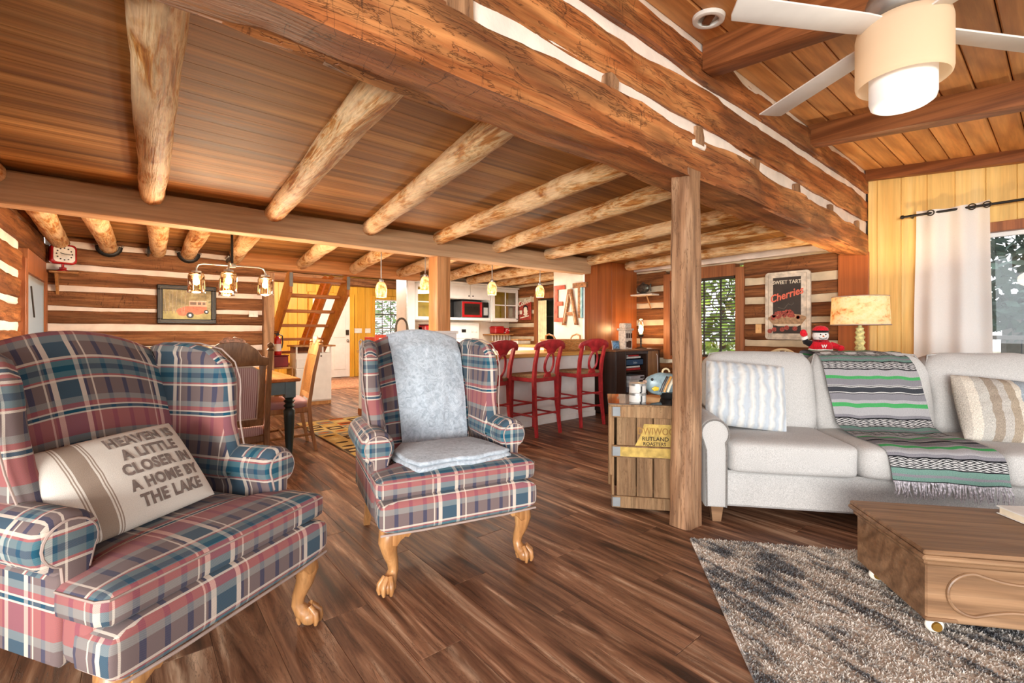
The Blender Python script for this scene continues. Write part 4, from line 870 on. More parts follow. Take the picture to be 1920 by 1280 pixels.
obj('border_line', MB().tube([F1(a, b, .001) for a, b in [(-.21, -.385), (.21, -.385), (.21, .385), (-.21, .385)]], .0025, 4, closed=True), plain('border_tan', (170, 150, 126), .8), sg)
text('lettering', 'SWEET TART', .062, plain('sign_cream', (226, 214, 190), .7), sg, (0, -.033, .265), (RD(90), 0, 0), .001, .001, .88)
text('lettering', 'Cherries', .125, plain('sign_coral', (226, 110, 84), .6), sg, (.0, -.0335, .09), (RD(90), RD(-16), 0), .001, .003, .86, .35)
obj('pie_dish', MB().prism(circ(0, 0, .215, 28, 0, 2*PI, .055), 0, .002, lambda a, b, c: F1(a, b-.155, c)).prism([(-.21, -.16), (.21, -.16), (.15, -.245), (-.14, -.245)], .0, .0022, F1), plain('dish_tan', (164, 130, 96), .7, var=.2, sc=30.), sg)
obj('dish_rim', MB().prism([(-.15, -.225), (.16, -.225), (.12, -.255), (-.1, -.25)], .0025, .003, F1), plain('dish_cream', (222, 204, 176), .7), sg)
mc = plain('cherry_red', (150, 66, 54), .6, var=.3, sc=60.); rr = random.Random(9)
for k in range(34):
    x, z = rr.uniform(-.16, .16), rr.uniform(-.165, -.10); z += .035*(1-(x/.16)**2)
    obj('cherry', MB().prism(circ(x, z, .021, 10), .0026+.0003*(k % 5), .005+.0003*(k % 5), F1), mc, sg)
for x, z in [(-.19, -.31), (-.14, -.29), (-.05, -.29), (0.0, -.27), (.09, -.28)]: obj('cherry', MB().prism(circ(x, z, .028, 12), .002, .004, F1), mc, sg)
obj('steam_curl', MB().tube([F1(x, z, .002) for x, z in [(-.10, -.02), (-.03, -.04), (0, 0), (.02, .02), (.05, .0), (.08, .03)]], .006, 5), plain('steam_grey', (96, 86, 76), .8), sg)
def plate(label, loc, rz, w_=.075, h_=.115, col=(226, 204, 160), tog=1):
    p_ = thing('switch_plate', label, 'switch plate', loc, rz); obj('cover', MB().box(-w_/2, w_/2, -.008, 0, -h_/2, h_/2, .003), plain('plate_ivory', col, .4), p_)
    for k in range(tog): x = (k-(tog-1)/2)*.046; obj('toggle', MB().box(x-.006, x+.006, -.018, -.007, -.012, .012, .002), plain('toggle_ivory', col, .4), p_)
plate('ivory light switch beside the cherries sign', (6.185, 2.545, 1.19), RD(-90), col=(222, 172, 110)); plate('white outlet plate at the end of the log wall', (1.26, 6.985, 1.39), 0, .11, .08, (232, 228, 220)); plate('double white switch plate beside the hall door', (4.53, 11.80, 1.18), 0, .22, .12, (232, 228, 220), 3); plate('single white switch plate nearest the hall window', (4.80, 11.80, 1.18), 0, .15, .12, (232, 228, 220), 2)
# ---------------------------------------------------------------- side table, lamp, snowman and spindle chair behind the sofa
stb = thing('side_table', 'round wooden side table behind the sofa under the lamp', 'table', (5.22, 1.32, 0)); obj('table_top', MB().lathe([(.0, .845), (.36, .845), (.375, .855), (.375, .87), (.36, .88), (0, .88)], 32), M['oak'], stb); obj('pedestal', MB().lathe([(.20, 0), (.19, .03), (.05, .08), (.04, .3), (.06, .5), (.04, .78), (.12, .845)], 20), M['oak'], stb)
tl = thing('table_lamp', 'table lamp with glowing printed drum shade and turned base', 'lamp', (5.38, 1.29, .8)); ivy = plain('ivory_gold_turning', (226, 204, 140), .45, var=.2, sc=40.)
obj('base', MB().lathe([(.075, .082), (.08, .09), (.06, .10), (.03, .105), (.04, .13), (.028, .16), (.045, .19), (.03, .22), (.045, .25), (.03, .275), (.042, .30), (.028, .32), (.04, .345), (.028, .365), (.034, .385), (.016, .40), (.012, .52)], 20), ivy, tl)
g = G('printed_lamp_shade'); v = g.coord('Object', (9, 9, 14)); f = g.noise(v, 1., 4, .7); col = g.ramp(f, [(.30, (206, 150, 96)), (.46, (250, 232, 196)), (.6, (255, 244, 224)), (.72, (206, 190, 130))])
tr = g.n('ShaderNodeBsdfTranslucent', Color=col); df = g.n('ShaderNodeBsdfDiffuse', Color=col); mx = g.n('ShaderNodeMixShader', i0=.6, i1=df.outputs[0], i2=tr.outputs[0]); g.t.links.new(mx.outputs[0], g.out.inputs[0])
obj('lamp_shade', MB().lathe([(.236, .415), (.222, .685), (.220, .685), (.234, .415)], 40), g.m, tl, smooth=60); obj('shade_trim', MB().tube([(.237*math.cos(a), .237*math.sin(a), .417) for a in [k*PI/20 for k in range(40)]], .004, 6, closed=True).tube([(.223*math.cos(a), .223*math.sin(a), .685) for a in [k*PI/20 for k in range(40)]], .004, 6, closed=True), M['piping'], tl)
obj('bulb', MB().blob((0, 0, .55), (.03, .03, .04), nu=14, nv=10), emis('lamp_bulb', (255, 226, 180), 8.), tl, smooth=180); lamp('table_lamp_light', (0, 0, .55), 42., (1, .74, .44), .05, tl)
sm = thing('snowman_doll', 'plush snowman in red hat and sweater waving on the table', 'toy', (4.99, 1.50, .881), RD(-52)); sm.scale = (.82,)*3; wh_ = fabric('white_plush', (238, 234, 228), 200., .06); rdp = fabric('red_plush', (214, 34, 48), 200., .1); blk = fabric('black_plush', (34, 30, 30), 200., .1)
obj('body', MB().blob((0, 0, .10), (.125, .10, .11), nu=24, nv=14), wh_, sm, smooth=180); obj('sweater', MB().blob((0, 0, .155), (.118, .096, .085), .9, .9, 24, 14), rdp, sm, smooth=180); obj('belt', MB().lathe([(.125, .082), (.128, .09), (.126, .105), (.12, .112)], 24, sy=.82), blk, sm)
obj('head', MB().blob((0, 0, .285), (.082, .075, .074), nu=24, nv=16), wh_, sm, smooth=180); hd = obj('hat', MB().lathe([(.076, .335), (.080, .345), (.072, .37), (.046, .392), (0, .40)], 24), rdp, sm, smooth=60); obj('hat_brim', MB().lathe([(.072, .318), (.082, .324), (.082, .342), (.074, .35)], 24), blk, hd)
obj('scarf', MB().tube([(.066*math.cos(a), .062*math.sin(a), .222) for a in [k*PI/10 for k in range(20)]], .019, 8, closed=True), fabric('check_scarf', (120, 30, 36), 60., .8), sm, smooth=180)
obj('nose', MB().cyl((0, -.07, .28), (0, -.10, .277), .01, .003, 8), plain('orange_felt', (226, 120, 40), .8), sm); obj('mouth', MB().tube([(x, -.066-.004*(1-abs(x)/.04), .263-.016*(1-(x/.04)**2)) for x in [-.04, -.03, -.02, -.01, 0, .01, .02, .03, .04]], .0035, 5), blk, sm)
for x in (-.026, .026): obj('eye', MB().blob((x, -.071, .298), (.008,)*3, nu=8, nv=6), blk, sm)
a1 = obj('arm', MB().tube([(-.10, 0, .19), (-.155, -.01, .215), (-.175, -.02, .26)], [.036, .034, .03], 10), blk, sm, smooth=180); obj('cuff', MB().tube([(-.165, -.018, .245), (-.178, -.02, .275)], .036, 12), wh_, a1); obj('mitten', MB().blob((-.185, -.025, .315), (.036, .026, .042), nu=14, nv=10).blob((-.155, -.025, .30), (.014, .014, .02), nu=8, nv=6), rdp, a1, smooth=180)
a2 = obj('arm', MB().tube([(.10, 0, .185), (.15, -.02, .165), (.175, -.04, .15)], [.036, .034, .03], 10), rdp, sm, smooth=180); obj('mitten', MB().blob((.185, -.045, .145), (.04, .03, .034), nu=14, nv=10), rdp, a2, smooth=180)
text('lettering', 'W', .05, M['white'], sm, (0, -.097, .148), (RD(90), 0, 0), .002, .002)
sc_ = thing('spindle_chair', 'pale wooden hoop back chair behind the sofa', 'chair', (4.60, 1.62, 0), RD(-50)); pw_ = plain('pale_chair_wood', (206, 176, 132), .5)
obj('seat', MB().blob((0, 0, .44), (.21, .20, .022), .4, .6, 28, 8), pw_, sc_, smooth=60); hoop = [(.23*math.cos(a), .19, .62+.365*math.sin(a)) for a in [PI*k/24 for k in range(25)]]; obj('hoop', MB().tube([(.17, .17, .45)]+hoop+[(-.17, .17, .45)], .013, 8), pw_, sc_)
for k in range(6): x = -.14+k*.056; obj('spindle', MB().cyl((x*.8, .17, .455), (x, .19, .62+.365*math.sqrt(max(0, 1-(x/.23)**2))), .007, n=8), pw_, sc_)
for sx in (-1, 1):
    for sy in (-1, 1): obj('leg', MB().cyl((sx*.14, sy*.13, .43), (sx*.2, sy*.19, 0), .017, .012, 10), pw_, sc_)
# ---------------------------------------------------------------- curtain and rod
cu = thing('curtain', 'white grommet curtain panel beside the picture window', 'curtain', (6.115, 0, 0)); shm = sheer('white_sheer_cotton', (252, 251, 249), .3)
obj('cloth', MB().grid(lambda u, v: (.035*math.sin(u*PI*5.2+.5)*(1-.35*v)+.012*math.sin(v*9+u*4), 1.0-.52*u-.03*(1-v)*(.5-u)*-2, .35+2.02*v-.02*math.sin(PI*u)*v), 48, 24), shm, cu, smooth=180)
for u in (.22, .78, .97): obj('grommet', MB().tube([(-.03+.0*q, 1.0-.52*u+.026*math.cos(a), 2.325+.026*math.sin(a)) for q, a in enumerate([k*PI/8 for k in range(16)])], .006, 6, closed=True), M['iron'], cu)
crd = thing('curtain_rod', 'black metal curtain rod above the picture window', 'curtain rod', (6.10, 0, 2.325)); obj('rod', MB().cyl((0, 1.10, 0), (0, -2.2, 0), .012, n=12), M['black'], crd); obj('finial', MB().lathe([(.012, 0), (.02, .006), (.02, .02), (.012, .03)], 12), M['black'], crd, (0, 1.09, 0), (RD(-90), 0, 0)); obj('rod_bracket', MB().box(-.01, .10, 1.03, 1.05, -.012, .012), M['black'], crd)
# ---------------------------------------------------------------- ceiling fan and smoke detector mount
fn = thing('ceiling_fan', 'white four blade ceiling fan with amber glass light', 'ceiling fan', (2.32, .42, 2.03)); lam = plain('blade_white', (232, 226, 220), .4, var=.02)
obj('canopy', MB().lathe([(.07, .80), (.075, .74), (.05, .70), (.02, .69)], 24), M['steel'], fn); obj('down_rod', MB().cyl((0, 0, .42), (0, 0, .72), .014, n=12), M['steel'], fn)
obj('motor', MB().lathe([(.02, .47), (.07, .465), (.115, .43), (.125, .39), (.11, .35), (.09, .335), (.0, .335)], 28), M['steel'], fn, smooth=50)
bl = [(.10, -.04), (.20, -.048), (.70, -.052), (.715, -.03), (.74, .052), (.2, .048), (.10, .04)]
for k in range(4):
    M4 = Matrix.Rotation(RD(60+90*k), 4, 'Z') @ Matrix.Rotation(RD(9), 4, 'X'); b_ = obj('blade', MB().prism(bl, -.004, .004, None, .002), lam, fn, (0, 0, .30), M4.to_euler()); obj('blade_iron', MB().box(.07, .17, -.02, .02, .004, .012), M['steel'], b_)
amb = G('amber_frosted_glass'); c_ = srgb((238, 220, 196)); df = amb.n('ShaderNodeBsdfDiffuse', Color=c_); tr = amb.n('ShaderNodeBsdfTranslucent', Color=c_); mx = amb.n('ShaderNodeMixShader', i0=.6, i1=df.outputs[0], i2=tr.outputs[0]); em = amb.n('ShaderNodeEmission', Color=srgb((255, 226, 184)), Strength=.05); ad = amb.n('ShaderNodeAddShader', i0=mx.outputs[0], i1=em.outputs[0]); amb.t.links.new(ad.outputs[0], amb.out.inputs[0])
obj('outer_shade', MB().lathe([(.05, .335), (.12, .33), (.145, .315), (.15, .29), (.15, .11), (.147, .095), (.142, .09), (.146, .12), (.146, .29), (.12, .322), (.05, .328)], 40), amb.m, fn, smooth=60)
obj('inner_globe', MB().lathe([(0, .0), (.085, .002), (.10, .012), (.105, .03), (.105, .25), (.06, .27), (0, .27)], 32), emis('lit_white_glass', (224, 222, 220), .12), fn, smooth=60); lamp('fan_light', (0, 0, -.10), 2., (1, .86, .66), .1, fn)
obj('screw', MB().blob((.07, -.135, .27), (.008,)*3, nu=8, nv=6), M['steel'], fn)
sd_ = thing('smoke_detector_base', 'round white detector mount on the sloping pine ceiling', 'detector', (2.45, 1.27, lz(1.27)-.001)); obj('ring', MB().lathe([(.055, -.0), (.055, -.02), (.068, -.024), (.082, -.02), (.085, 0)], 28), M['white'], sd_, rot=(math.atan(SL), 0, 0)); obj('plug', MB().box(-.04, .04, -.022, .022, -.018, 0, .003), plain('brown_socket', (110, 66, 36), .7), sd_, rot=(math.atan(SL), 0, RD(50)))
# ---------------------------------------------------------------- bar, half wall, peninsula
but = wood('butcher_block', [(206, 152, 74), (226, 178, 98), (236, 196, 124)], 0, 1.4, .1, .35, .1, .05, .35)
bar = thing('breakfast_bar', 'white panelled breakfast bar behind the red stools', 'bar', (2.52, 4.19, 0))
obj('carcass', MB().box(.215, 2.42, .012, .58, .0, .845, .002), M['white'], bar)
for k in range(6): obj('panel', MB().box(.22+k*.367, .583+k*.367, 0, .012, .07, .84, .004), M['white'], bar)
obj('plinth', MB().box(.215, 2.42, -.012, .012, 0, .075, .005), M['white'], bar)
bt = obj('bar_counter', MB().box(2.74, 4.945, 4.08, 4.86, .847, .892, .006), but); tag(bt, 'yellow butcher block counter of the breakfast bar', 'counter')
hw = thing('half_wall', 'white half wall at the bar end under the fir post', 'half wall', (2.44, 4.26, 0))
lamp('hall_ceiling_light', (3.1, 9.6, 2.35), 150., (1, .9, .76), .12); area('kitchen_ceiling_light', (4.5, 6.0, 1.98), (0, 0, 0), .9, .9, 34., (1, .92, .8)); obj('core', MB().box(0, .29, 0, .34, 0, 1.13, .004), M['white'], hw); obj('cap', MB().box(-.015, .305, -.015, .355, 1.13, 1.16, .004), M['white'], hw)  # unseen hall and kitchen lights, added to brighten the deep rooms
pn = thing('kitchen_peninsula', 'white sink peninsula running back from the half wall', 'cabinet', (2.44, 4.87, 0)); obj('carcass', MB().box(0, .62, 0, 1.45, 0, .86, .004), M['white'], pn); obj('toe_trim', MB().box(-.012, .0, 0, 1.45, 0, .09, .002), M['trimwood'], pn); obj('worktop', MB().box(-.02, .65, -.0, 1.47, .862, .90, .005), but, pn)
fc = thing('kitchen_faucet', 'tall bronze gooseneck faucet on the sink peninsula', 'faucet', (2.57, 5.42, .901)); arc = [(0, 0, 0), (0, 0, .3)]+[(.075-.075*math.cos(a), -.02*a/PI, .30+.12*math.sin(a)) for a in [PI*k/10 for k in range(1, 11)]]+[(.155, -.02, .25)]
obj('spout', MB().tube(arc, [.018, .014]+[.013]*10+[.018], 10), M['iron'], fc, smooth=60); obj('handle', MB().tube([(0, 0, .09), (-.05, -.04, .12)], .008, 8), M['iron'], fc); obj('collar', MB().lathe([(.03, 0), (.03, .02), (.02, .03)], 16), M['iron'], fc)
rt = thing('dish_tray', 'red dish tray standing on the sink peninsula', 'tray', (2.48, 5.85, .901)); obj('tray_shell', MB().box(0, .5, 0, .02, 0, .21, .004).box(0, .02, .02, .36, 0, .18, .004).box(.48, .5, .02, .36, 0, .18, .004).box(0.02, .48, .02, .36, 0, .02, .003), plain('coral_red_plastic', (196, 70, 52), .5), rt)
cp_ = thing('paper_cup', 'white cup beside the bronze faucet', 'cup', (2.46, 5.58, .901)); obj('cup', MB().lathe([(.03, 0), (.042, .17), (.038, .17), (.028, .006), (0, .006)], 20), plain('cup_white', (228, 232, 236), .4), cp_); obj('cup_band', MB().lathe([(.0365, .08), (.0405, .14), (.0415, .14), (.0375, .08)], 20), plain('cup_blue', (70, 130, 190), .4), cp_)
# stools
def stool(label):
    t = thing('bar_stool', label, 'stool', group='red bar stools'); R_ = M['red_paint']
    obj('seat', MB().blob((0, -.02, .655), (.205, .20, .022), .3, .3, 28, 8), wood('rush_seat', [(110, 84, 58), (150, 120, 84), (176, 146, 106)], 0, 4., .1, .8, .5), t, smooth=60)
    obj('seat_frame', MB().box(-.205, .205, -.21, .175, .595, .645, .008), R_, t)
    for sx in (-1, 1):
        obj('leg', MB().tube([(sx*.185, -.185, .64), (sx*.19, -.20, 0)], [.026, .02], 4), R_, t, smooth=20)
        obj('rear_leg', MB().tube([(sx*.195, .215, 0), (sx*.185, .175, .35), (sx*.185, .165, .63), (sx*.188, .185, .80), (sx*.192, .235, .98), (sx*.195, .25, 1.03)], [.020, .026, .027, .025, .022, .02], 4), R_, t, smooth=30)
        for z in (.22, .37): obj('side_stretcher', MB().cyl((sx*.188, -.19, z), (sx*.188, .185, z), .011, n=8), R_, t)
    for z in (.18, .30): obj('front_stretcher', MB().cyl((-.188, -.192, z), (.188, -.192, z), .012, n=8), R_, t)
    for z in (.24, .40): obj('rear_stretcher', MB().cyl((-.188, .185, z), (.188, .185, z), .011, n=8), R_, t)
    crest = [(-.245, .955), (-.25, .985), (-.235, 1.015), (-.18, 1.045), (-.09, 1.065), (0, 1.07), (.09, 1.065), (.18, 1.045), (.235, 1.015), (.25, .985), (.245, .955), (.22, .955), (.20, .985), (.13, .985), (.075, .955), (.05, .915), (-.05, .915), (-.075, .955), (-.13, .985), (-.20, .985), (-.22, .955)]
    TB = lambda a, b, c: (a, .165+max(0, b-.66)*.22+c+.03*(1-(a/.25)**2), b)
    obj('crest_rail', MB().prism(crest, -.012, .012, TB, .005), R_, t, smooth=40)
    el_ = [(.068*math.cos(a)*(1-.12*math.sin(a)), .805+.115*math.sin(a)) for a in [k*PI/16 for k in range(32)]]
    obj('oval_splat', MB().tube([TB(a, b, 0) for a, b in el_], .016, 8, closed=True, sq=(1, .8)), R_, t, smooth=60); obj('splat_foot', MB().prism([(-.06, .645), (.06, .645), (.045, .68), (.035, .70), (-.035, .70), (-.045, .68)], -.010, .010, TB, .003), R_, t)
    return t
s2 = stool('red bar stool in the middle of the row at the bar'); s2.location = (3.57, 3.92, 0); s2.rotation_euler = (0, 0, RD(184))
dup(s2, (4.36, 3.935, 0), RD(176), 'red bar stool next to the orange panel'); dup(s2, (2.84, 3.89, 0), RD(190), 'red bar stool partly hidden by the wing chair')
# basket
bk_ = thing('wicker_basket', 'long woven wicker basket with handles on the bar counter', 'basket', (4.55, 4.42, .893)); wm = wood('wicker', [(184, 118, 56), (226, 164, 92), (242, 196, 132)], 0, 6., .3, .6, .6, .05, .8)
obj('floor_panel', MB().box(-.25, .25, -.12, .12, 0, .012, .003), wm, bk_)
wv = MB()
for j in range(7):
    z = .02+j*.021; k_ = 1+.0*j; wv.tube([(math.copysign(abs(math.cos(a))**.35, math.cos(a))*(.26+.008*j+.006*math.sin(a*18+j*PI)), math.copysign(abs(math.sin(a))**.35, math.sin(a))*(.125+.006*j+.006*math.sin(a*18+j*PI)), z) for a in [q*PI/54 for q in range(108)]], .011, 6, closed=True)
obj('woven_side', wv, wm, bk_, kind='stuff', smooth=60)
for sx in (-1, 1): obj('handle', MB().tube([(sx*.24, -.09, .16), (sx*.26, -.07, .205), (sx*.27, 0, .225), (sx*.26, .07, .205), (sx*.24, .09, .16)], .012, 8), M['oak'], bk_)
# EAT letters (closet face looks to -x)
def letter(nm, lb, loc, polys, mats, groups='EAT wall letters'):
    t = thing('wall_letter', lb, 'letter', loc, RD(-90), groups)
    for (n_, poly, d0, d1), m_ in zip(polys, mats): obj(n_, MB().prism(poly, d0, d1, lambda a, b, c: (a, -c, b), .002), m_, t)
    return t
Ep = [(-.11, -.27), (.11, -.27), (.11, -.21), (-.04, -.21), (-.04, -.03), (.06, -.03), (.06, .03), (-.04, .03), (-.04, .21), (.11, .21), (.11, .27), (-.11, .27)]
Ap = [(-.15, -.25), (-.095, -.25), (-.065, -.11), (.065, -.11), (.095, -.25), (.15, -.25), (.035, .27), (-.035, .27)]
Ahole = [(-.05, -.05), (.05, -.05), (0, .19)]
rustm = plain('rusty_red_tin', (184, 82, 60), .6, var=.25, sc=18.); brz = plain('rusted_brown_tin', (136, 92, 56), .55, .2, var=.3, sc=22.); paleM = plain('chipped_cream_tin', (214, 196, 166), .6, var=.2, sc=24.); tq = plain('turquoise_tin', (140, 182, 184), .5, var=.15, sc=20.)
letter('E', 'rusty red metal letter E on the white closet wall', (4.945, 4.86, 1.57), [('face', Ep, .015, .03), ('rim', Ep, .0, .018)], [rustm, brz])
tA = letter('A', 'brown rusted letter A with pale face on the closet wall', (4.945, 4.645, 1.50), [('stroke', [(-.15, -.25), (-.10, -.25), (.02, .27), (-.035, .27)], .0, .04), ('stroke', [(.15, -.25), (.10, -.25), (-.02, .27), (.035, .27)], .001, .041), ('crossbar', [(-.085, -.11), (.085, -.11), (.075, -.06), (-.075, -.06)], .0, .039), ('pale_face', [(-.118, -.22), (-.108, -.22), (-.012, .20), (-.02, .20)], .041, .044), ('pale_face', [(.118, -.22), (.108, -.22), (.012, .20), (.02, .20)], .042, .045)], [brz, brz, brz, paleM, paleM])
letter('T', 'brown and turquoise metal letter T on the closet wall', (4.945, 4.445, 1.60), [('bar', [(-.135, .18), (.0, .18), (.125, .18), (.125, .25), (-.135, .25)], 0, .04), ('stem', [(-.035, -.25), (.012, -.25), (.012, .18), (-.035, .18)], 0, .04), ('turquoise_edge', [(.012, -.25), (.04, -.25), (.04, .18), (.012, .18)], 0, .038)], [brz, brz, tq])
# ---------------------------------------------------------------- pendants
def pendant(label, x, y, z):
    t = thing('pendant_light', label, 'pendant light', (x, y, z), group='amber glass pendants over the bar'); amb2 = bpy.data.materials.get('mottled_amber_glass')
    if not amb2:
        g = G('mottled_amber_glass'); f = g.noise(g.coord(), 26., 4, .6); col = g.ramp(f, [(.36, (216, 116, 40)), (.5, (248, 196, 120)), (.68, (255, 232, 190))]); g.p(Base_Color=col, Emission_Color=col, Emission_Strength=.55, Roughness=.3); amb2 = g.m
    obj('shade', MB().lathe([(.025, .165), (.042, .15), (.058, .11), (.062, .06), (.054, .0), (.05, .0), (.058, .06), (.054, .11), (.038, .146), (.025, .16)], 24), amb2, t, smooth=60)
    obj('socket', MB().lathe([(.012, .20), (.022, .19), (.026, .165), (.024, .16)], 14), M['steel'], t); obj('rod', MB().cyl((0, 0, .19), (0, 0, CEIL-z-.02), .006, n=8), M['steel'], t); obj('ceiling_cap', MB().lathe([(.05, CEIL-z-.002), (.05, CEIL-z-.012), (.03, CEIL-z-.025), (0, CEIL-z-.025)], 18), M['steel'], t)
    obj('bulb', MB().blob((0, 0, .06), (.025, .025, .03), nu=12, nv=8), emis('pendant_bulb', (255, 230, 190), 3.), t, smooth=180); lamp('pendant_bulb_light', (0, 0, -.06), 7., (1, .84, .64), .05, t); return t
pendant('amber pendant hanging in front of the stairs', 2.06, 4.70, 1.52); pendant('amber pendant half hidden by the fir post', 2.60, 4.72, 1.62); pendant('amber pendant over the middle of the bar', 3.53, 4.68, 1.62); pendant('amber pendant beside the EAT letters', 4.36, 4.68, 1.63)
# ---------------------------------------------------------------- kitchen
Wt = M['white']
def cab(name, label, x0, x1, y0, y1, z0, z1, doors, top=None, drawers=(), glassd=False):
    """doors: list of (xa, xb) along the front (facing -y)"""
    t = thing(name, label, 'cabinet', (x0, y0, z0)); W, Dp, H = x1-x0, y1-y0, z1-z0
    if glassd: obj('body', MB().box(0, W, .03, Dp, 0, .02).box(0, W, .03, Dp, H-.02, H).box(0, .02, .03, Dp, 0.02, H-.02).box(W-.02, W, .03, Dp, .02, H-.02).box(.02, W-.02, Dp-.02, Dp, .02, H-.02), Wt, t); obj('lining', MB().box(.021, W-.021, Dp-.03, Dp-.021, .021, H-.021, 0), plain('olive_yellow_lining', (206, 174, 24), .6), t)
    else: obj('body', MB().box(0, W, .02, Dp, 0, H, .003), Wt, t)
    for (a, b) in doors:
        if glassd:
            d = obj('door', MB().box(a, a+.06, 0, .025, .015, H-.015).box(b-.06, b, 0, .025, .015, H-.015).box(a+.06, b-.06, 0, .025, .015, .075).box(a+.06, b-.06, 0, .025, H-.075, H-.015), Wt, t)
            obj('muntin', MB().box((a+b)/2-.01, (a+b)/2+.01, .002, .022, .075, H-.075, .001), Wt, d); obj('muntin', MB().box(a+.06, b-.06, .002, .022, H/2-.01, H/2+.01, .001), Wt, d)
            for (p, q) in ((a+.06, (a+b)/2-.01), ((a+b)/2+.01, b-.06)):
                for (r, s) in ((.075, H/2-.01), (H/2+.01, H-.075)): obj('pane', MB().box(p, q, .011, .014, r, s, 0), M['glass'], d)
        else:
            d = obj('door', MB().box(a, b, 0, .02, .012, H-.012, .003), Wt, t); obj('raised_panel', MB().box(a+.05, b-.05, -.006, 0, .06, H-.06, .006), Wt, d)
        obj('knob', MB().blob((b-.04 if a < W/2-.01 else a+.04, -.014, .06 if z0 > 1 else H-.08), (.012, .016, .012), nu=10, nv=8), M['iron'], d)
    if top: obj('worktop', MB().box(-.01, W+.01, -.03, Dp, H+.001, H+.04, .004), top, t)
    else: obj('crown', MB().box(-.015, W+.015, -.02, Dp, H, H+.03, .008), Wt, t)
    return t
cab('upper_cabinet', 'white double door cabinet above the red microwave', 4.50, 5.46, 7.28, 7.60, 1.77, 2.06, [(.01, .475), (.485, .95)])
ni = thing('microwave_niche', 'white open niche holding the red microwave', 'cabinet', (4.50, 7.28, 1.37)); obj('niche_board', MB().box(0, .96, 0, .32, 0, .05, .004), Wt, ni); obj('niche_side', MB().box(.945, .96, 0, .32, .05, .40, .003), Wt, ni); obj('niche_side', MB().box(0, .015, 0, .32, .05, .40, .003), Wt, ni); obj('niche_rear', MB().box(.015, .945, .3, .32, .05, .40, .002), M['black'], ni)
mw_ = thing('microwave', 'black microwave with red framed door', 'microwave', (4.78, 7.26, 1.422)); obj('case', MB().box(0, .62, .02, .31, 0, .31, .006), plain('microwave_grey', (120, 122, 124), .4, .3), mw_); d = obj('door', MB().box(0, .46, 0, .02, .01, .30, .004), M['redm'], mw_); obj('window_glass', MB().box(.045, .40, -.004, 0, .05, .265, .002), plain('dark_glass', (40, 34, 30), .1), d); obj('handle', MB().box(.415, .44, -.025, -.002, .03, .28, .006), M['redm'], d); obj('control_panel', MB().box(.47, .61, 0, .02, .01, .30, .004), M['black'], mw_); obj('keypad', MB().box(.49, .59, -.003, 0, .05, .2, .001), plain('keypad_grey', (176, 180, 180), .5), mw_)
cab('glass_cabinet', 'white corner cabinet with four yellow lined glass panes', 5.48, 6.16, 7.26, 7.60, 1.35, 2.02, [(.01, .67)], glassd=True)
cab('glass_cabinet', 'white glass door cabinet beside the fir post', 3.80, 4.48, 7.28, 7.60, 1.35, 2.02, [(.01, .67)], glassd=True)
tp_ = thing('tall_panel', 'tall white pantry panel at the kitchen edge', 'panel', (3.62, 7.22, 0)); obj('board', MB().box(0, .16, 0, .40, 0, 2.10, .004), Wt, tp_); obj('edge_strip', MB().box(-.01, .012, -.012, .01, 0, 2.12, .003), M['steel'], tp_)
cab('base_cabinet', 'white base cabinet under the red coffee maker', 3.80, 4.56, 7.0, 7.60, .0, .87, [(.01, .37), (.38, .75)], but); cab('base_cabinet', 'white base cabinet under the red bread box shelf', 5.34, 6.16, 7.0, 7.60, .0, .87, [(.01, .40), (.41, .81)], but)
cab('base_cabinet', 'white base cabinet below the narrow kitchen window', 5.58, 6.16, 5.2, 6.95, .0, .87, [(.01, .28), (.29, .57)], but)
rg_ = thing('kitchen_range', 'white electric range with clock panel', 'stove', (4.58, 6.95, 0)); obj('body', MB().box(0, .74, .02, .64, 0, .90, .006), Wt, rg_); d = obj('oven_door', MB().box(.02, .72, 0, .02, .2, .78, .005), Wt, rg_); obj('oven_window', MB().box(.15, .59, -.003, 0, .35, .62, .003), M['black'], d); obj('oven_handle', MB().cyl((.08, -.03, .74), (.66, -.03, .74), .012, n=10), Wt, d); obj('backguard', MB().box(0, .74, .52, .64, .90, 1.33, .012), Wt, rg_); obj('clock_display', MB().box(.32, .42, .512, .52, 1.14, 1.20, .004), M['black'], rg_); obj('panel_line', MB().box(.04, .70, .514, .52, 1.02, 1.03, .001), plain('grey_line', (190, 190, 190), .5), rg_)
for x in (.08, .18, .56, .66): obj('knob', MB().cyl((x, .52, 1.17), (x, .495, 1.17), .022, n=14), Wt, rg_)
cm = thing('coffee_maker', 'red coffee maker on the counter beside the fir post', 'coffee maker', (3.90, 7.08, .913)); obj('housing', MB().box(0, .22, .1, .26, 0, .34, .02).box(0, .22, 0, .26, .25, .35, .02).box(0, .22, 0, .26, 0, .04, .01), M['redm'], cm); obj('carafe', MB().lathe([(.05, .045), (.075, .08), (.075, .14), (.05, .19), (.055, .2)], 18, (.11, .07, 0)), M['black'], cm); obj('lid', MB().box(.0, .22, 0, .26, .351, .37, .008), plain('maroon_lid', (96, 30, 32), .4), cm)
sh = thing('wall_shelf', 'small wooden wall shelf under the red bread box', 'shelf', (5.50, 7.30, 1.085)); obj('board', MB().box(0, .56, 0, .31, 0, .025, .003), M['oak'], sh)
for k in range(7): obj('plate_peg', MB().cyl((.05+k*.075, .05, -.12), (.05+k*.075, .05, 0), .006, n=6), Wt, sh)
obj('lower_rail', MB().box(0, .56, .03, .07, -.135, -.12, .002), M['oak'], sh)
bb = thing('bread_box', 'red bread box on the small kitchen shelf', 'box', (5.62, 7.34, 1.111)); obj('shell', MB().box(0, .24, 0, .2, 0, .155, .02), M['redm'], bb); obj('lid_edge', MB().box(-.004, .244, -.004, .204, .11, .125, .004), M['redm'], bb)
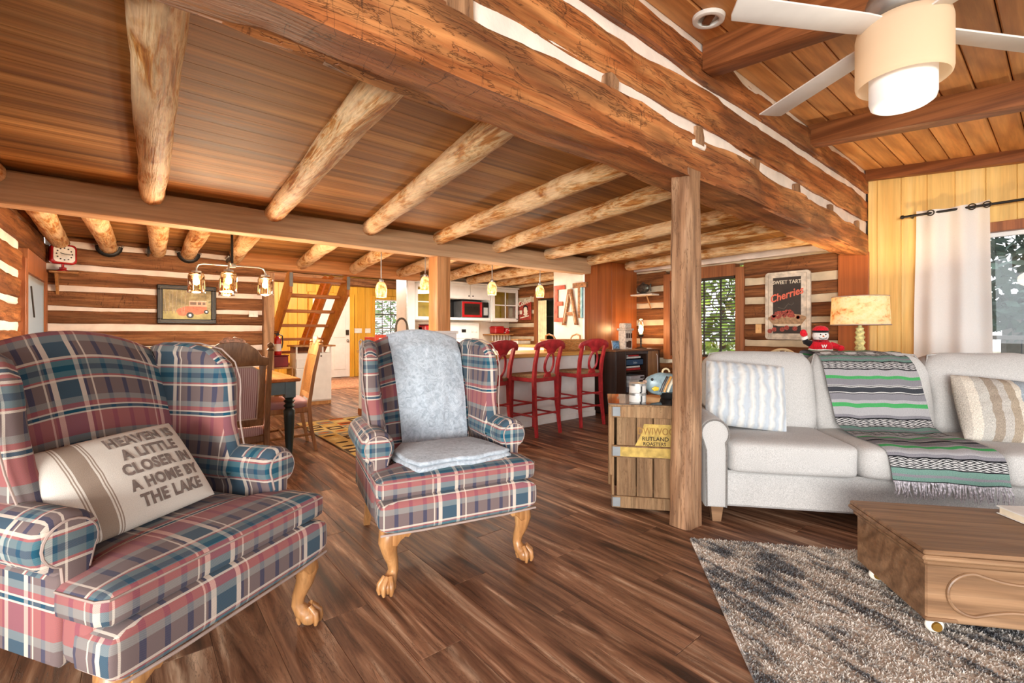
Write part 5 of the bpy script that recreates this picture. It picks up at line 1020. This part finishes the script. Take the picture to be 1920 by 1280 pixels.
pc = thing('polka_dot_jar', 'red jar with white dots beside the bread box', 'jar', (5.955, 7.40, 1.111)); obj('jar', MB().lathe([(.05, 0), (.065, .03), (.065, .09), (.05, .115), (0, .115)], 18), M['redm'], pc)
for k in range(14): a = k*2.4; z = .03+(k % 4)*.02; obj('dot', MB().blob((.064*math.cos(a), .064*math.sin(a), z), (.009,)*3, nu=6, nv=5), Wt, pc)
ct = thing('cream_crock', 'pale metal bread tin on the window counter', 'tin', (5.70, 6.75, .913)); obj('tin_body', MB().box(0, .34, 0, .18, 0, .07, .01), plain('pale_tin', (210, 206, 200), .4, .3), ct); obj('wood_lid', MB().box(-.01, .35, -.01, .19, .071, .10, .006), M['oak'], ct)
# coffee sign
cs = thing('coffee_sign', 'red retro coffee sign on the kitchen log wall', 'sign', (6.175, 7.06, 1.61), RD(-90)); FS = lambda a, b, c: (a, -c, b)
obj('plate', MB().prism([(-.18, -.22), (.18, -.22), (.18, .15), (-.18, .15)], 0, .012, FS), plain('sign_red', (158, 56, 44), .5, var=.2, sc=20.), cs); crm = plain('sign_offwhite', (232, 222, 200), .6)
text('lettering', 'Coffee!', .15, crm, cs, (.0, -.014, .10), (RD(90), RD(-14), 0), .003, .003, .95, .2)
obj('face', MB().prism(circ(.02, -.02, .058, 18, 0, 2*PI, .085), .012, .016, FS), crm, cs); obj('hair', MB().prism([(-.05, .03), (-.04, .07), (.02, .085), (.08, .06), (.095, -.04), (.075, -.02), (.06, .04), (0, .045), (-.03, .03)], .016, .019, FS), M['black'], cs); obj('collar', MB().prism([(-.06, -.10), (.02, -.07), (.09, -.09), (.03, -.15)], .0125, .015, FS), crm, cs)
obj('cup', MB().prism([(-.165, -.02), (-.09, -.02), (-.1, -.1), (-.155, -.1)], .012, .016, FS), crm, cs); obj('caption_bar', MB().prism([(-.15, -.185), (.12, -.145), (.12, -.125), (-.15, -.165)], .012, .015, FS), crm, cs)
# ---------------------------------------------------------------- stairs, cart, shelf, extinguisher
so = thing('open_staircase', 'open tread wooden staircase rising to the loft', 'staircase', (1.74, 7.16, 0)); Ws = wood('stair_fir', [(160, 92, 42), (192, 122, 62), (210, 146, 84)], 0, 1.2, .08, .45, .1, .06, .35)
RN, RS, NT = .27, .225, 9
for k in range(NT): obj('tread', MB().box(.035, .82, k*RN-.02, k*RN+.22, 1.95-k*RS-.045, 1.95-k*RS, .005), Ws, so)
for x0 in (0, .82):
    P_ = [(-.06, 2.02), (.10, 2.02), (NT*RN+.0, .0), (NT*RN-.30, .0), (-.06, 1.72)]
    obj('stringer', MB().prism(P_, x0, x0+.038, lambda a, b, c: (c, a, b), .003), Ws, so)
for x0 in (0, .82): obj('steel_hanger', MB().box(x0-.004, x0+.042, -.075, -.06, 1.80, 2.0, .002), M['tin'], so)
for dy in (0, .55):
    obj('rail_board', MB().tube([(1.05+.1*dy, 1.70+dy*-.35, 2.16+.0*dy), (1.05+.1*dy, 3.32+dy*-.35, .83)], .055, 4), Ws, so, smooth=20)
obj('rail_newel', MB().box(1.02, 1.10, 3.25, 3.33, 0, .95, .004), Ws, so)
kc = thing('kitchen_cart', 'white kitchen cart with wooden top under the stairs', 'cart', (1.945, 7.56, 0)); kc.scale = (.92, .92, .95); obj('body', MB().box(0, .58, .02, .40, .06, .86, .004), Wt, kc); obj('door', MB().box(.24, .575, 0, .02, .08, .855, .004), Wt, kc); obj('knob', MB().blob((.40, -.012, .81), (.014,)*3, nu=8, nv=6), M['iron'], kc); obj('cart_top', MB().box(-.04, .64, -.03, .43, .965, .99, .003), M['oak'], kc); obj('base_board', MB().box(0, .58, .03, .39, 0.0, .06, .002), M['oak'], kc)
for k, z in enumerate((.45, .62)): obj('drawer', MB().box(.005, .23, 0, .02, z, z+.15, .004), Wt, kc)
for x in (.0, .26, .42, .555): obj('spindle', MB().box(x, x+.025, .01, .035, .86, .965, .002), Wt, kc)
obj('gallery_rear', MB().box(.0, .58, .36, .38, .86, .965, .002), M['trimwood'], kc)
hshelf = thing('hall_shelf', 'low wooden shelf under the fire extinguisher', 'shelf', (1.52, 7.47, 0)); obj('shelf_top', MB().box(0, .36, 0, .3, .60, .625, .003), M['oak'], hshelf); obj('shelf_side', MB().box(0, .02, 0, .3, 0, .60, .003), M['oak'], hshelf); obj('shelf_side', MB().box(.34, .36, 0, .3, 0, .60, .003), M['oak'], hshelf); obj('shelf_board', MB().box(.02, .34, 0, .3, .3, .32, .003), M['oak'], hshelf)
rb = thing('red_bin', 'dark red storage bin on the low hall shelf', 'bin', (1.57, 7.50, .626)); obj('bin_body', MB().box(0, .25, 0, .2, 0, .16, .008), plain('dark_red_bin', (120, 20, 26), .5), rb); obj('bin_lid', MB().box(-.01, .26, -.01, .21, .16, .175, .004), plain('dark_red_lid', (104, 18, 24), .5), rb)
fe = thing('fire_extinguisher', 'red fire extinguisher on the storage bin', 'fire extinguisher', (1.685, 7.58, .802)); obj('cylinder', MB().lathe([(.05, 0), (.055, .01), (.055, .22), (.045, .255), (.02, .275), (.018, .29)], 20), M['red'], fe); obj('valve', MB().box(-.02, .02, -.015, .015, .29, .32, .003).box(-.06, .02, -.008, .008, .315, .33, .002).box(-.06, .02, -.008, .008, .342, .355, .002), M['black'], fe); obj('paper_tag', MB().lathe([(.056, .06), (.056, .17)], 20), Wt, fe); obj('hose', MB().tube([(.02, 0, .31), (.07, 0, .29), (.075, 0, .18), (.062, 0, .1)], .009, 8), M['black'], fe)
# ---------------------------------------------------------------- rugs in the dining side and the hall
g = G('leaf_patch_rug'); v = g.coord('Object', (1, 1, 1)); cell = g.n('ShaderNodeVectorMath', {'operation': 'FLOOR'}); sc3 = g.n('ShaderNodeMapping', Vector=v, Scale=(5.2, 5.2, 1)); g.set(cell.inputs[0], sc3.outputs[0]); wn = g.n('ShaderNodeTexWhiteNoise', Vector=cell.outputs[0]); frc = g.n('ShaderNodeVectorMath', {'operation': 'FRACTION'}); g.set(frc.inputs[0], sc3.outputs[0]); ss = g.n('ShaderNodeSeparateXYZ', Vector=frc.outputs[0])
bc1 = g.ramp(wn.outputs[0], [(0, (196, 160, 92)), (.25, (168, 132, 84)), (.45, (140, 136, 124)), (.6, (206, 178, 118)), (.78, (178, 92, 52)), (.9, (84, 66, 52))], 'CONSTANT')
dx = g.math('ABSOLUTE', g.math('SUBTRACT', ss.outputs[0], .5)); dy = g.math('ABSOLUTE', g.math('SUBTRACT', ss.outputs[1], .5)); lf = g.math('ADD', g.math('POWER', dx, 1.6), g.math('MULTIPLY', g.math('POWER', dy, 1.6), 3.))
c2_ = g.ramp(g.math('FRACT', g.math('MULTIPLY', wn.outputs[0], 7.3)), [(0, (222, 196, 140)), (.3, (70, 56, 46)), (.55, (190, 110, 56)), (.8, (214, 184, 128))], 'CONSTANT')
col = g.mix(g.math('LESS_THAN', lf, .19), bc1, c2_); ed = g.math('GREATER_THAN', g.math('MAXIMUM', dx, dy), .46); col = g.mix(ed, col, srgb((206, 176, 116))); nn3 = g.noise(v, 90., 2); col = g.mix(.5, col, g.ramp(nn3, [(.3, (160, 160, 160)), (.7, (255, 255, 255))]), 'MULTIPLY'); g.p(Base_Color=col, Roughness=1., Specular_IOR_Level=.05); g.bump(nn3, .5, .004)
dr = obj('dining_rug', MB().box(0, .83, 0, 2.6, .001, .010, .003), g.m, None, (1.58, 3.55, 0)); tag(dr, 'gold and brown leaf patterned runner beside the bar', 'rug')
obj('binding', MB().tube([(0, 0, .007), (.83, 0, .007), (.83, 2.6, .007), (0, 2.6, .007)], .007, 6, closed=True), plain('rug_binding', (110, 92, 70), 1.), dr)
hr = obj('hall_rug', MB().box(0, 1.75, 0, 1.9, .001, .010, .003), plain('woven_tan_rug', (176, 134, 104), 1., var=.25, sc=22.), None, (3.05, 9.35, 0)); tag(hr, 'tan woven rug in front of the entry door', 'rug'); obj('rug_border', MB().box(.06, 1.69, .08, .16, .0105, .012, 0).box(.06, 1.69, 1.74, 1.82, .0105, .012, 0), plain('rug_border_brown', (140, 96, 74), 1., var=.3, sc=40.), hr)
# ---------------------------------------------------------------- dining table and chairs
dt = thing('dining_table', 'dining table with orange wood top and dark green turned legs', 'table', (.08, 4.12, 0)); TWd, TLg = 1.02, 1.62; grn = plain('dark_green_paint', (38, 58, 60), .35); teal = plain('teal_grey_paint', (100, 132, 144), .4)
obj('table_top', MB().box(0, TWd, 0, TLg, .735, .762, .008), wood('orange_table_wood', [(170, 96, 48), (204, 130, 72), (220, 152, 92)], 1, 1.2, .08, .25, .08, .04, .3), dt)
for (x0, x1, y0, y1) in [(.08, TWd-.08, .04, .065), (.08, TWd-.08, TLg-.065, TLg-.04), (.04, .065, .08, TLg-.08), (TWd-.065, TWd-.04, .08, TLg-.08)]: obj('apron', MB().box(x0, x1, y0, y1, .63, .733, .003), teal, dt)
for x in (.075, TWd-.075):
    for y in (.075, TLg-.075):
        l_ = obj('leg', MB().lathe([(.016, 0), (.026, .012), (.022, .04), (.028, .07), (.022, .10), (.034, .25), (.042, .44), (.046, .49), (.03, .51), (.046, .53), (.028, .55), (.045, .57), (.03, .585), (.042, .60)], 18, (x, y, 0)), grn, dt, smooth=50); obj('leg_block', MB().box(x-.042, x+.042, y-.042, y+.042, .60, .734, .004), teal, l_)
def dining_chair(label, rear_mat, cane=False):
    t = thing('dining_chair', label, 'chair'); Wd = M['darkoak'] if not cane else M['oak']
    pk_ = G('pink_ticking' if not cane else 'pink_seat'); v = pk_.coord(); s_ = pk_.n('ShaderNodeSeparateXYZ', Vector=v); pk_.p(Base_Color=stripes(pk_, s_.outputs[0], .012, [(0, (226, 204, 200)), (.55, (184, 138, 138))]) if not cane else srgb((190, 152, 156)), Roughness=.9); pk = pk_.m
    obj('seat', MB().blob((0, -.02, .455), (.24, .225, .045), .4, .3, 32, 10), pk, t, smooth=180); obj('seat_rail', MB().box(-.235, .235, -.225, .20, .375, .43, .008), Wd, t)
    for sx in (-1, 1):
        obj('rear_leg', MB().tube([(sx*.225, .27, 0), (sx*.225, .22, .25), (sx*.225, .205, .45), (sx*.225, .25, .75), (sx*.225, .31, 1.03)], [.020, .023, .024, .022, .018], 4), Wd, t, smooth=30)
        obj('finial', MB().lathe([(.018, 0), (.024, .008), (.012, .02), (.024, .035), (.018, .05), (0, .06)], 14, (sx*.225, .312, 1.02)), Wd, t)
        obj('leg', MB().lathe([(.018, 0), (.026, .03), (.016, .06), (.03, .14), (.02, .2), (.03, .22), (.018, .24), (.028, .30), (.028, .40)], 14, (sx*.2, -.19, 0)), Wd, t, smooth=50)
        obj('side_stretcher', MB().cyl((sx*.2, -.18, .14), (sx*.222, .235, .16), .012, n=8), Wd, t)
    obj('cross_stretcher', MB().cyl((-.2, 0, .15), (.2, 0, .15), .012, n=8), Wd, t)
    TB = lambda a, b, c: (a, .205+max(0, b-.45)*.185+c, b)
    cre = [(-.215, .92), (-.215, .97), (-.17, .985), (-.14, 1.03), (-.08, 1.075), (0, 1.085), (.08, 1.075), (.14, 1.03), (.17, .985), (.215, .97), (.215, .92)]
    c_ = obj('crest', MB().prism(cre, -.014, .014, TB, .006), Wd, t, smooth=40); obj('carved_shell', MB().blob((0, .305, 1.07), (.075, .02, .045), .8, .8, 18, 10, .2), plain('pale_carving', (206, 160, 130), .5, var=.2, sc=60.), c_, smooth=180)
    obj('lower_rail', MB().prism([(-.2, .50), (.2, .50), (.2, .55), (-.2, .55)], -.012, .012, TB, .004), Wd, t)
    pan = [(-.15, .555), (.15, .555), (.155, .80), (.15, .89), (.11, .915), (-.11, .915), (-.15, .89), (-.155, .80)]
    if cane: obj('cane_panel', MB().prism([(-.19, .555), (.19, .555), (.19, .92), (-.19, .92)], -.006, .006, TB, .002), wood('woven_cane', [(138, 84, 36), (180, 120, 58), (156, 98, 44)], 0, 7., .25, .6, .6, .03, .8), t)
    else:
        b_ = obj('back_pad', MB().prism(pan, -.02, .022, TB, .012), pk, t, smooth=60); obj('gimp_braid', MB().tube([TB(a*1.01, b, .018) for a, b in pan], .007, 6, closed=True), plain('cream_braid', (214, 196, 182), .9), b_)
        for sx in (-1, 1): obj('back_upright', MB().prism([(sx*.16, .55), (sx*.20, .55), (sx*.20, .92), (sx*.16, .92)], -.01, .012, TB, .003), Wd, t)
    return t
dc1 = dining_chair('carved dining chair with pink striped back at the near end', None); dc1.location = (.50, 3.80, 0); dc1.rotation_euler = (0, 0, RD(182))
dc2 = dining_chair('dining chair with cane back at the long side of the table', None, True); dc2.location = (1.14, 4.93, 0); dc2.rotation_euler = (0, 0, RD(-96))
# sideboard along the back wall
sb = thing('sideboard', 'cream topped wooden sideboard along the log wall', 'sideboard', (-.58, 6.50, 0)); obj('body', MB().box(0, 1.45, .02, .42, .08, .94, .006), M['darkoak'], sb); obj('sideboard_top', MB().box(-.02, 1.47, -.01, .43, .94, .975, .006), plain('cream_top', (222, 200, 160), .4), sb)
for k in range(3): d = obj('door', MB().box(.02+k*.475, .48+k*.475, 0, .02, .12, .90, .004), M['darkoak'], sb); obj('knob', MB().blob((.06+k*.475, -.015, .55), (.014,)*3, nu=8, nv=6), M['iron'], d)
for k, (x, lb) in enumerate([(-.49, 'red candle on the sideboard beneath the clock'), (-.175, 'taller red candle in the middle of the sideboard')]):
    c_ = thing('red_candle', lb, 'candle', (x, 6.65, .976)); obj('holder', MB().lathe([(.035, 0), (.035, .01), (.012, .02), (.016, .035)], 14), M['iron'], c_); obj('wax', MB().cyl((0, 0, .03), (0, 0, .105+.02*k), .014, .011, 12), M['red'], c_); obj('wick', MB().cyl((0, 0, .10+.02*k), (0, 0, .118+.02*k), .0015, n=5), M['black'], c_)
bd = thing('bird_figurine', 'small dark bird figurine on the sideboard', 'figurine', (-.08, 6.62, .976), RD(30)); obj('body', MB().blob((0, 0, .05), (.05, .03, .035), nu=16, nv=10), M['iron'], bd, smooth=180); obj('head', MB().blob((-.035, 0, .085), (.022, .02, .022), nu=12, nv=8), plain('figurine_pale', (200, 196, 188), .4), bd, smooth=180); obj('beak', MB().cyl((-.055, 0, .085), (-.075, 0, .08), .006, .001, 6), M['iron'], bd); obj('tail', MB().prism([(.03, .05), (.09, .03), (.09, .045), (.035, .065)], -.012, .012, lambda a, b, c: (a, c, b), .002), M['iron'], bd); obj('perch', MB().lathe([(.03, 0), (.025, .015), (.01, .02)], 12), M['iron'], bd)
# ---------------------------------------------------------------- painting
pt = thing('framed_painting', 'black framed painting of an old red car by birches', 'painting', (.535, 6.985, 1.487)); PWd, PHt = .60, .47; FP = lambda a, b, c: (a, -.012-c, b)
for (x0, x1, z0, z1) in [(-PWd/2, PWd/2, PHt/2-.055, PHt/2), (-PWd/2, PWd/2, -PHt/2, -PHt/2+.055), (-PWd/2, -PWd/2+.055, -PHt/2+.055, PHt/2-.055), (PWd/2-.055, PWd/2, -PHt/2+.055, PHt/2-.055)]: obj('frame_bar', MB().box(x0, x1, -.03, .01, z0, z1, .006), M['black'], pt)
obj('gilt_line', MB().tube([(a, -.031, b) for a, b in [(-.268, -.205), (.268, -.205), (.268, .205), (-.268, .205)]], .0035, 4, closed=True), plain('silver_gilt', (190, 182, 170), .4, .5), pt)
g = G('painted_woodland'); v = g.coord('Object', (7, 1, 7)); f = g.noise(v, 1., 5, .65); s_ = g.n('ShaderNodeSeparateXYZ', Vector=g.coord('Object')); up = g.ramp(f, [(.34, (92, 80, 48)), (.5, (150, 132, 80)), (.64, (196, 186, 140)), (.74, (112, 116, 76))]); dn = g.ramp(f, [(.35, (150, 140, 80)), (.6, (196, 186, 116))]); g.p(Base_Color=g.mix(g.math('GREATER_THAN', s_.outputs[2], -.085), dn, up), Roughness=.5)
obj('canvas', MB().box(-.245, .245, -.012, 0, -.18, .18, 0), g.m, pt)
car = plain('faded_red_paint', (214, 128, 100), .6, var=.15, sc=30.); bir = plain('birch_white', (222, 212, 192), .7, var=.15, sc=60.)
obj('car_body', MB().prism([(-.10, -.055), (-.02, -.02), (.02, -.02), (.045, -.015), (.20, -.02), (.20, -.09), (.10, -.125), (.02, -.105), (-.04, -.145), (-.09, -.13), (-.115, -.085)], .001, .002, FP), car, pt); obj('car_cabin', MB().prism([(.015, -.02), (.015, .045), (.19, .045), (.20, -.02)], .001, .0022, FP), plain('car_cream', (226, 180, 156), .6), pt); obj('car_roof', MB().prism([(.01, .04), (.02, .052), (.19, .054), (.20, .042)], .0023, .003, FP), bir, pt)
for x0, x1 in ((.025, .09), (.105, .14), (.155, .185)): obj('car_window', MB().prism([(x0, .0), (x1, .0), (x1, .034), (x0, .034)], .0023, .003, FP), plain('car_window_brown', (116, 92, 76), .5), pt)
for x, z, r in ((.025, -.13, .038), (.195, -.085, .026)): w_ = obj('car_wheel', MB().prism(circ(x, z, r, 18), .003, .004, FP), M['black'], pt); obj('hub_cap', MB().prism(circ(x, z, r*.4, 12), .0042, .005, FP), M['steel'], w_)
for x, l in ((-.215, -.02), (-.19, .015), (-.15, .0), (-.125, .02), (-.06, .0), (-.04, .03)): obj('birch_stem', MB().tube([FP(x, -.11+.03*abs(l)*20*.05, .002), FP(x+l*.5, .03, .002), FP(x+l, .175, .002)], [.006, .005, .003], 5, sq=(1, .2)), bir, pt)
# ---------------------------------------------------------------- clock on bracket shelf
ks = thing('bracket_shelf', 'small wooden bracket shelf carrying the red clock', 'shelf', (-.56, 6.99, 1.775)); obj('board', MB().box(-.11, .12, -.20, 0, 0, .018, .003), M['oak'], ks); obj('bracket', MB().prism([(0, 0), (-.15, 0), (0, -.22)], -.012, .012, lambda a, b, c: (c-.06, a, b), .002), M['oak'], ks)
ck = thing('red_clock', 'red retro kitchen scale clock with white dial', 'clock', (-.57, 6.88, 1.794), RD(18)); obj('foot', MB().lathe([(.05, 0), (.052, .012), (.03, .025), (.03, .045), (.012, .05), (.012, .085)], 18), M['redm'], ck)
def rsq(w_, r): return circ(w_-r, w_-r, r, 5, 0, PI/2)+circ(-w_+r, w_-r, r, 5, PI/2, PI)+circ(-w_+r, -w_+r, r, 5, PI, 1.5*PI)+circ(w_-r, -w_+r, r, 5, 1.5*PI, 2*PI)
TK = lambda a, b, c: (a, c, b+.185)
obj('case', MB().prism(rsq(.105, .04), -.05, .05, TK, .015), M['redm'], ck, smooth=50); dl = obj('dial', MB().prism(rsq(.085, .035), -.056, -.048, TK), plain('dial_white', (236, 234, 228), .4), ck); obj('top_knob', MB().lathe([(.03, .29), (.03, .30), (.012, .305), (.02, .325), (0, .33)], 14), M['redm'], ck)
for k in range(12): a = k*PI/6; x, z = .062*math.cos(a), .062*math.sin(a); obj('hour_mark', MB().prism(circ(x, z, .008, 6), -.058, -.055, TK), M['black'], dl)
obj('hour_hand', MB().tube([TK(0, 0, -.06), TK(-.032, .01, -.06)], .004, 5), M['black'], dl); obj('minute_hand', MB().tube([TK(0, 0, -.061), TK(.05, -.004, -.061)], .003, 5), M['black'], dl)
# ---------------------------------------------------------------- chandelier with glass jars
ch = thing('jar_chandelier', 'black and nickel chandelier with four glass jar lights over the table', 'chandelier', (.71, 4.90, 1.60)); obj('stem', MB().cyl((0, 0, .16), (0, 0, CEIL-1.60), .011, n=10), M['black'], ch); obj('hub', MB().lathe([(.03, .14), (.035, .155), (.03, .175), (.012, .18)], 16), M['steel'], ch); obj('ceiling_plate', MB().lathe([(.06, CEIL-1.602), (.06, CEIL-1.615), (.02, CEIL-1.63)], 18), M['black'], ch)
for k, (rr_, an) in enumerate([(.27, -6), (.27, 176), (.25, 92), (.25, 256)]):
    c, s_ = math.cos(RD(an)), math.sin(RD(an)); obj('arm', MB().tube([(c*.02, s_*.02, .157), (c*(rr_-.05), s_*(rr_-.05), .157), (c*(rr_-.012), s_*(rr_-.012), .145), (c*rr_, s_*rr_, .115), (c*rr_, s_*rr_, .08)], .008, 8), M['steel'], ch, smooth=60)
    j = obj('glass_jar', MB().lathe([(.034, .075), (.055, .065), (.063, .045), (.066, -.10), (.063, -.10), (.060, .045), (.052, .06), (.032, .07)], 22, (c*rr_, s_*rr_, 0)), M['jar'], ch, smooth=60); obj('jar_cap', MB().lathe([(.0, .09), (.036, .088), (.038, .07), (.036, .055)], 18, (c*rr_, s_*rr_, 0)), M['steel'], j); obj('jar_rim', MB().tube([(c*rr_+.066*math.cos(a), s_*rr_+.066*math.sin(a), -.10) for a in [q*PI/10 for q in range(20)]], .004, 6, closed=True), M['jar'], j)
    obj('bulb', MB().lathe([(.012, .055), (.016, .03), (.026, .0), (.024, -.025), (0, -.04)], 14, (c*rr_, s_*rr_, 0)), emis('chandelier_bulb', (255, 214, 150), 10.), j, smooth=180); lamp('jar_bulb_light', (c*rr_, s_*rr_, -.13), 22., (1, .84, .64), .05, ch)
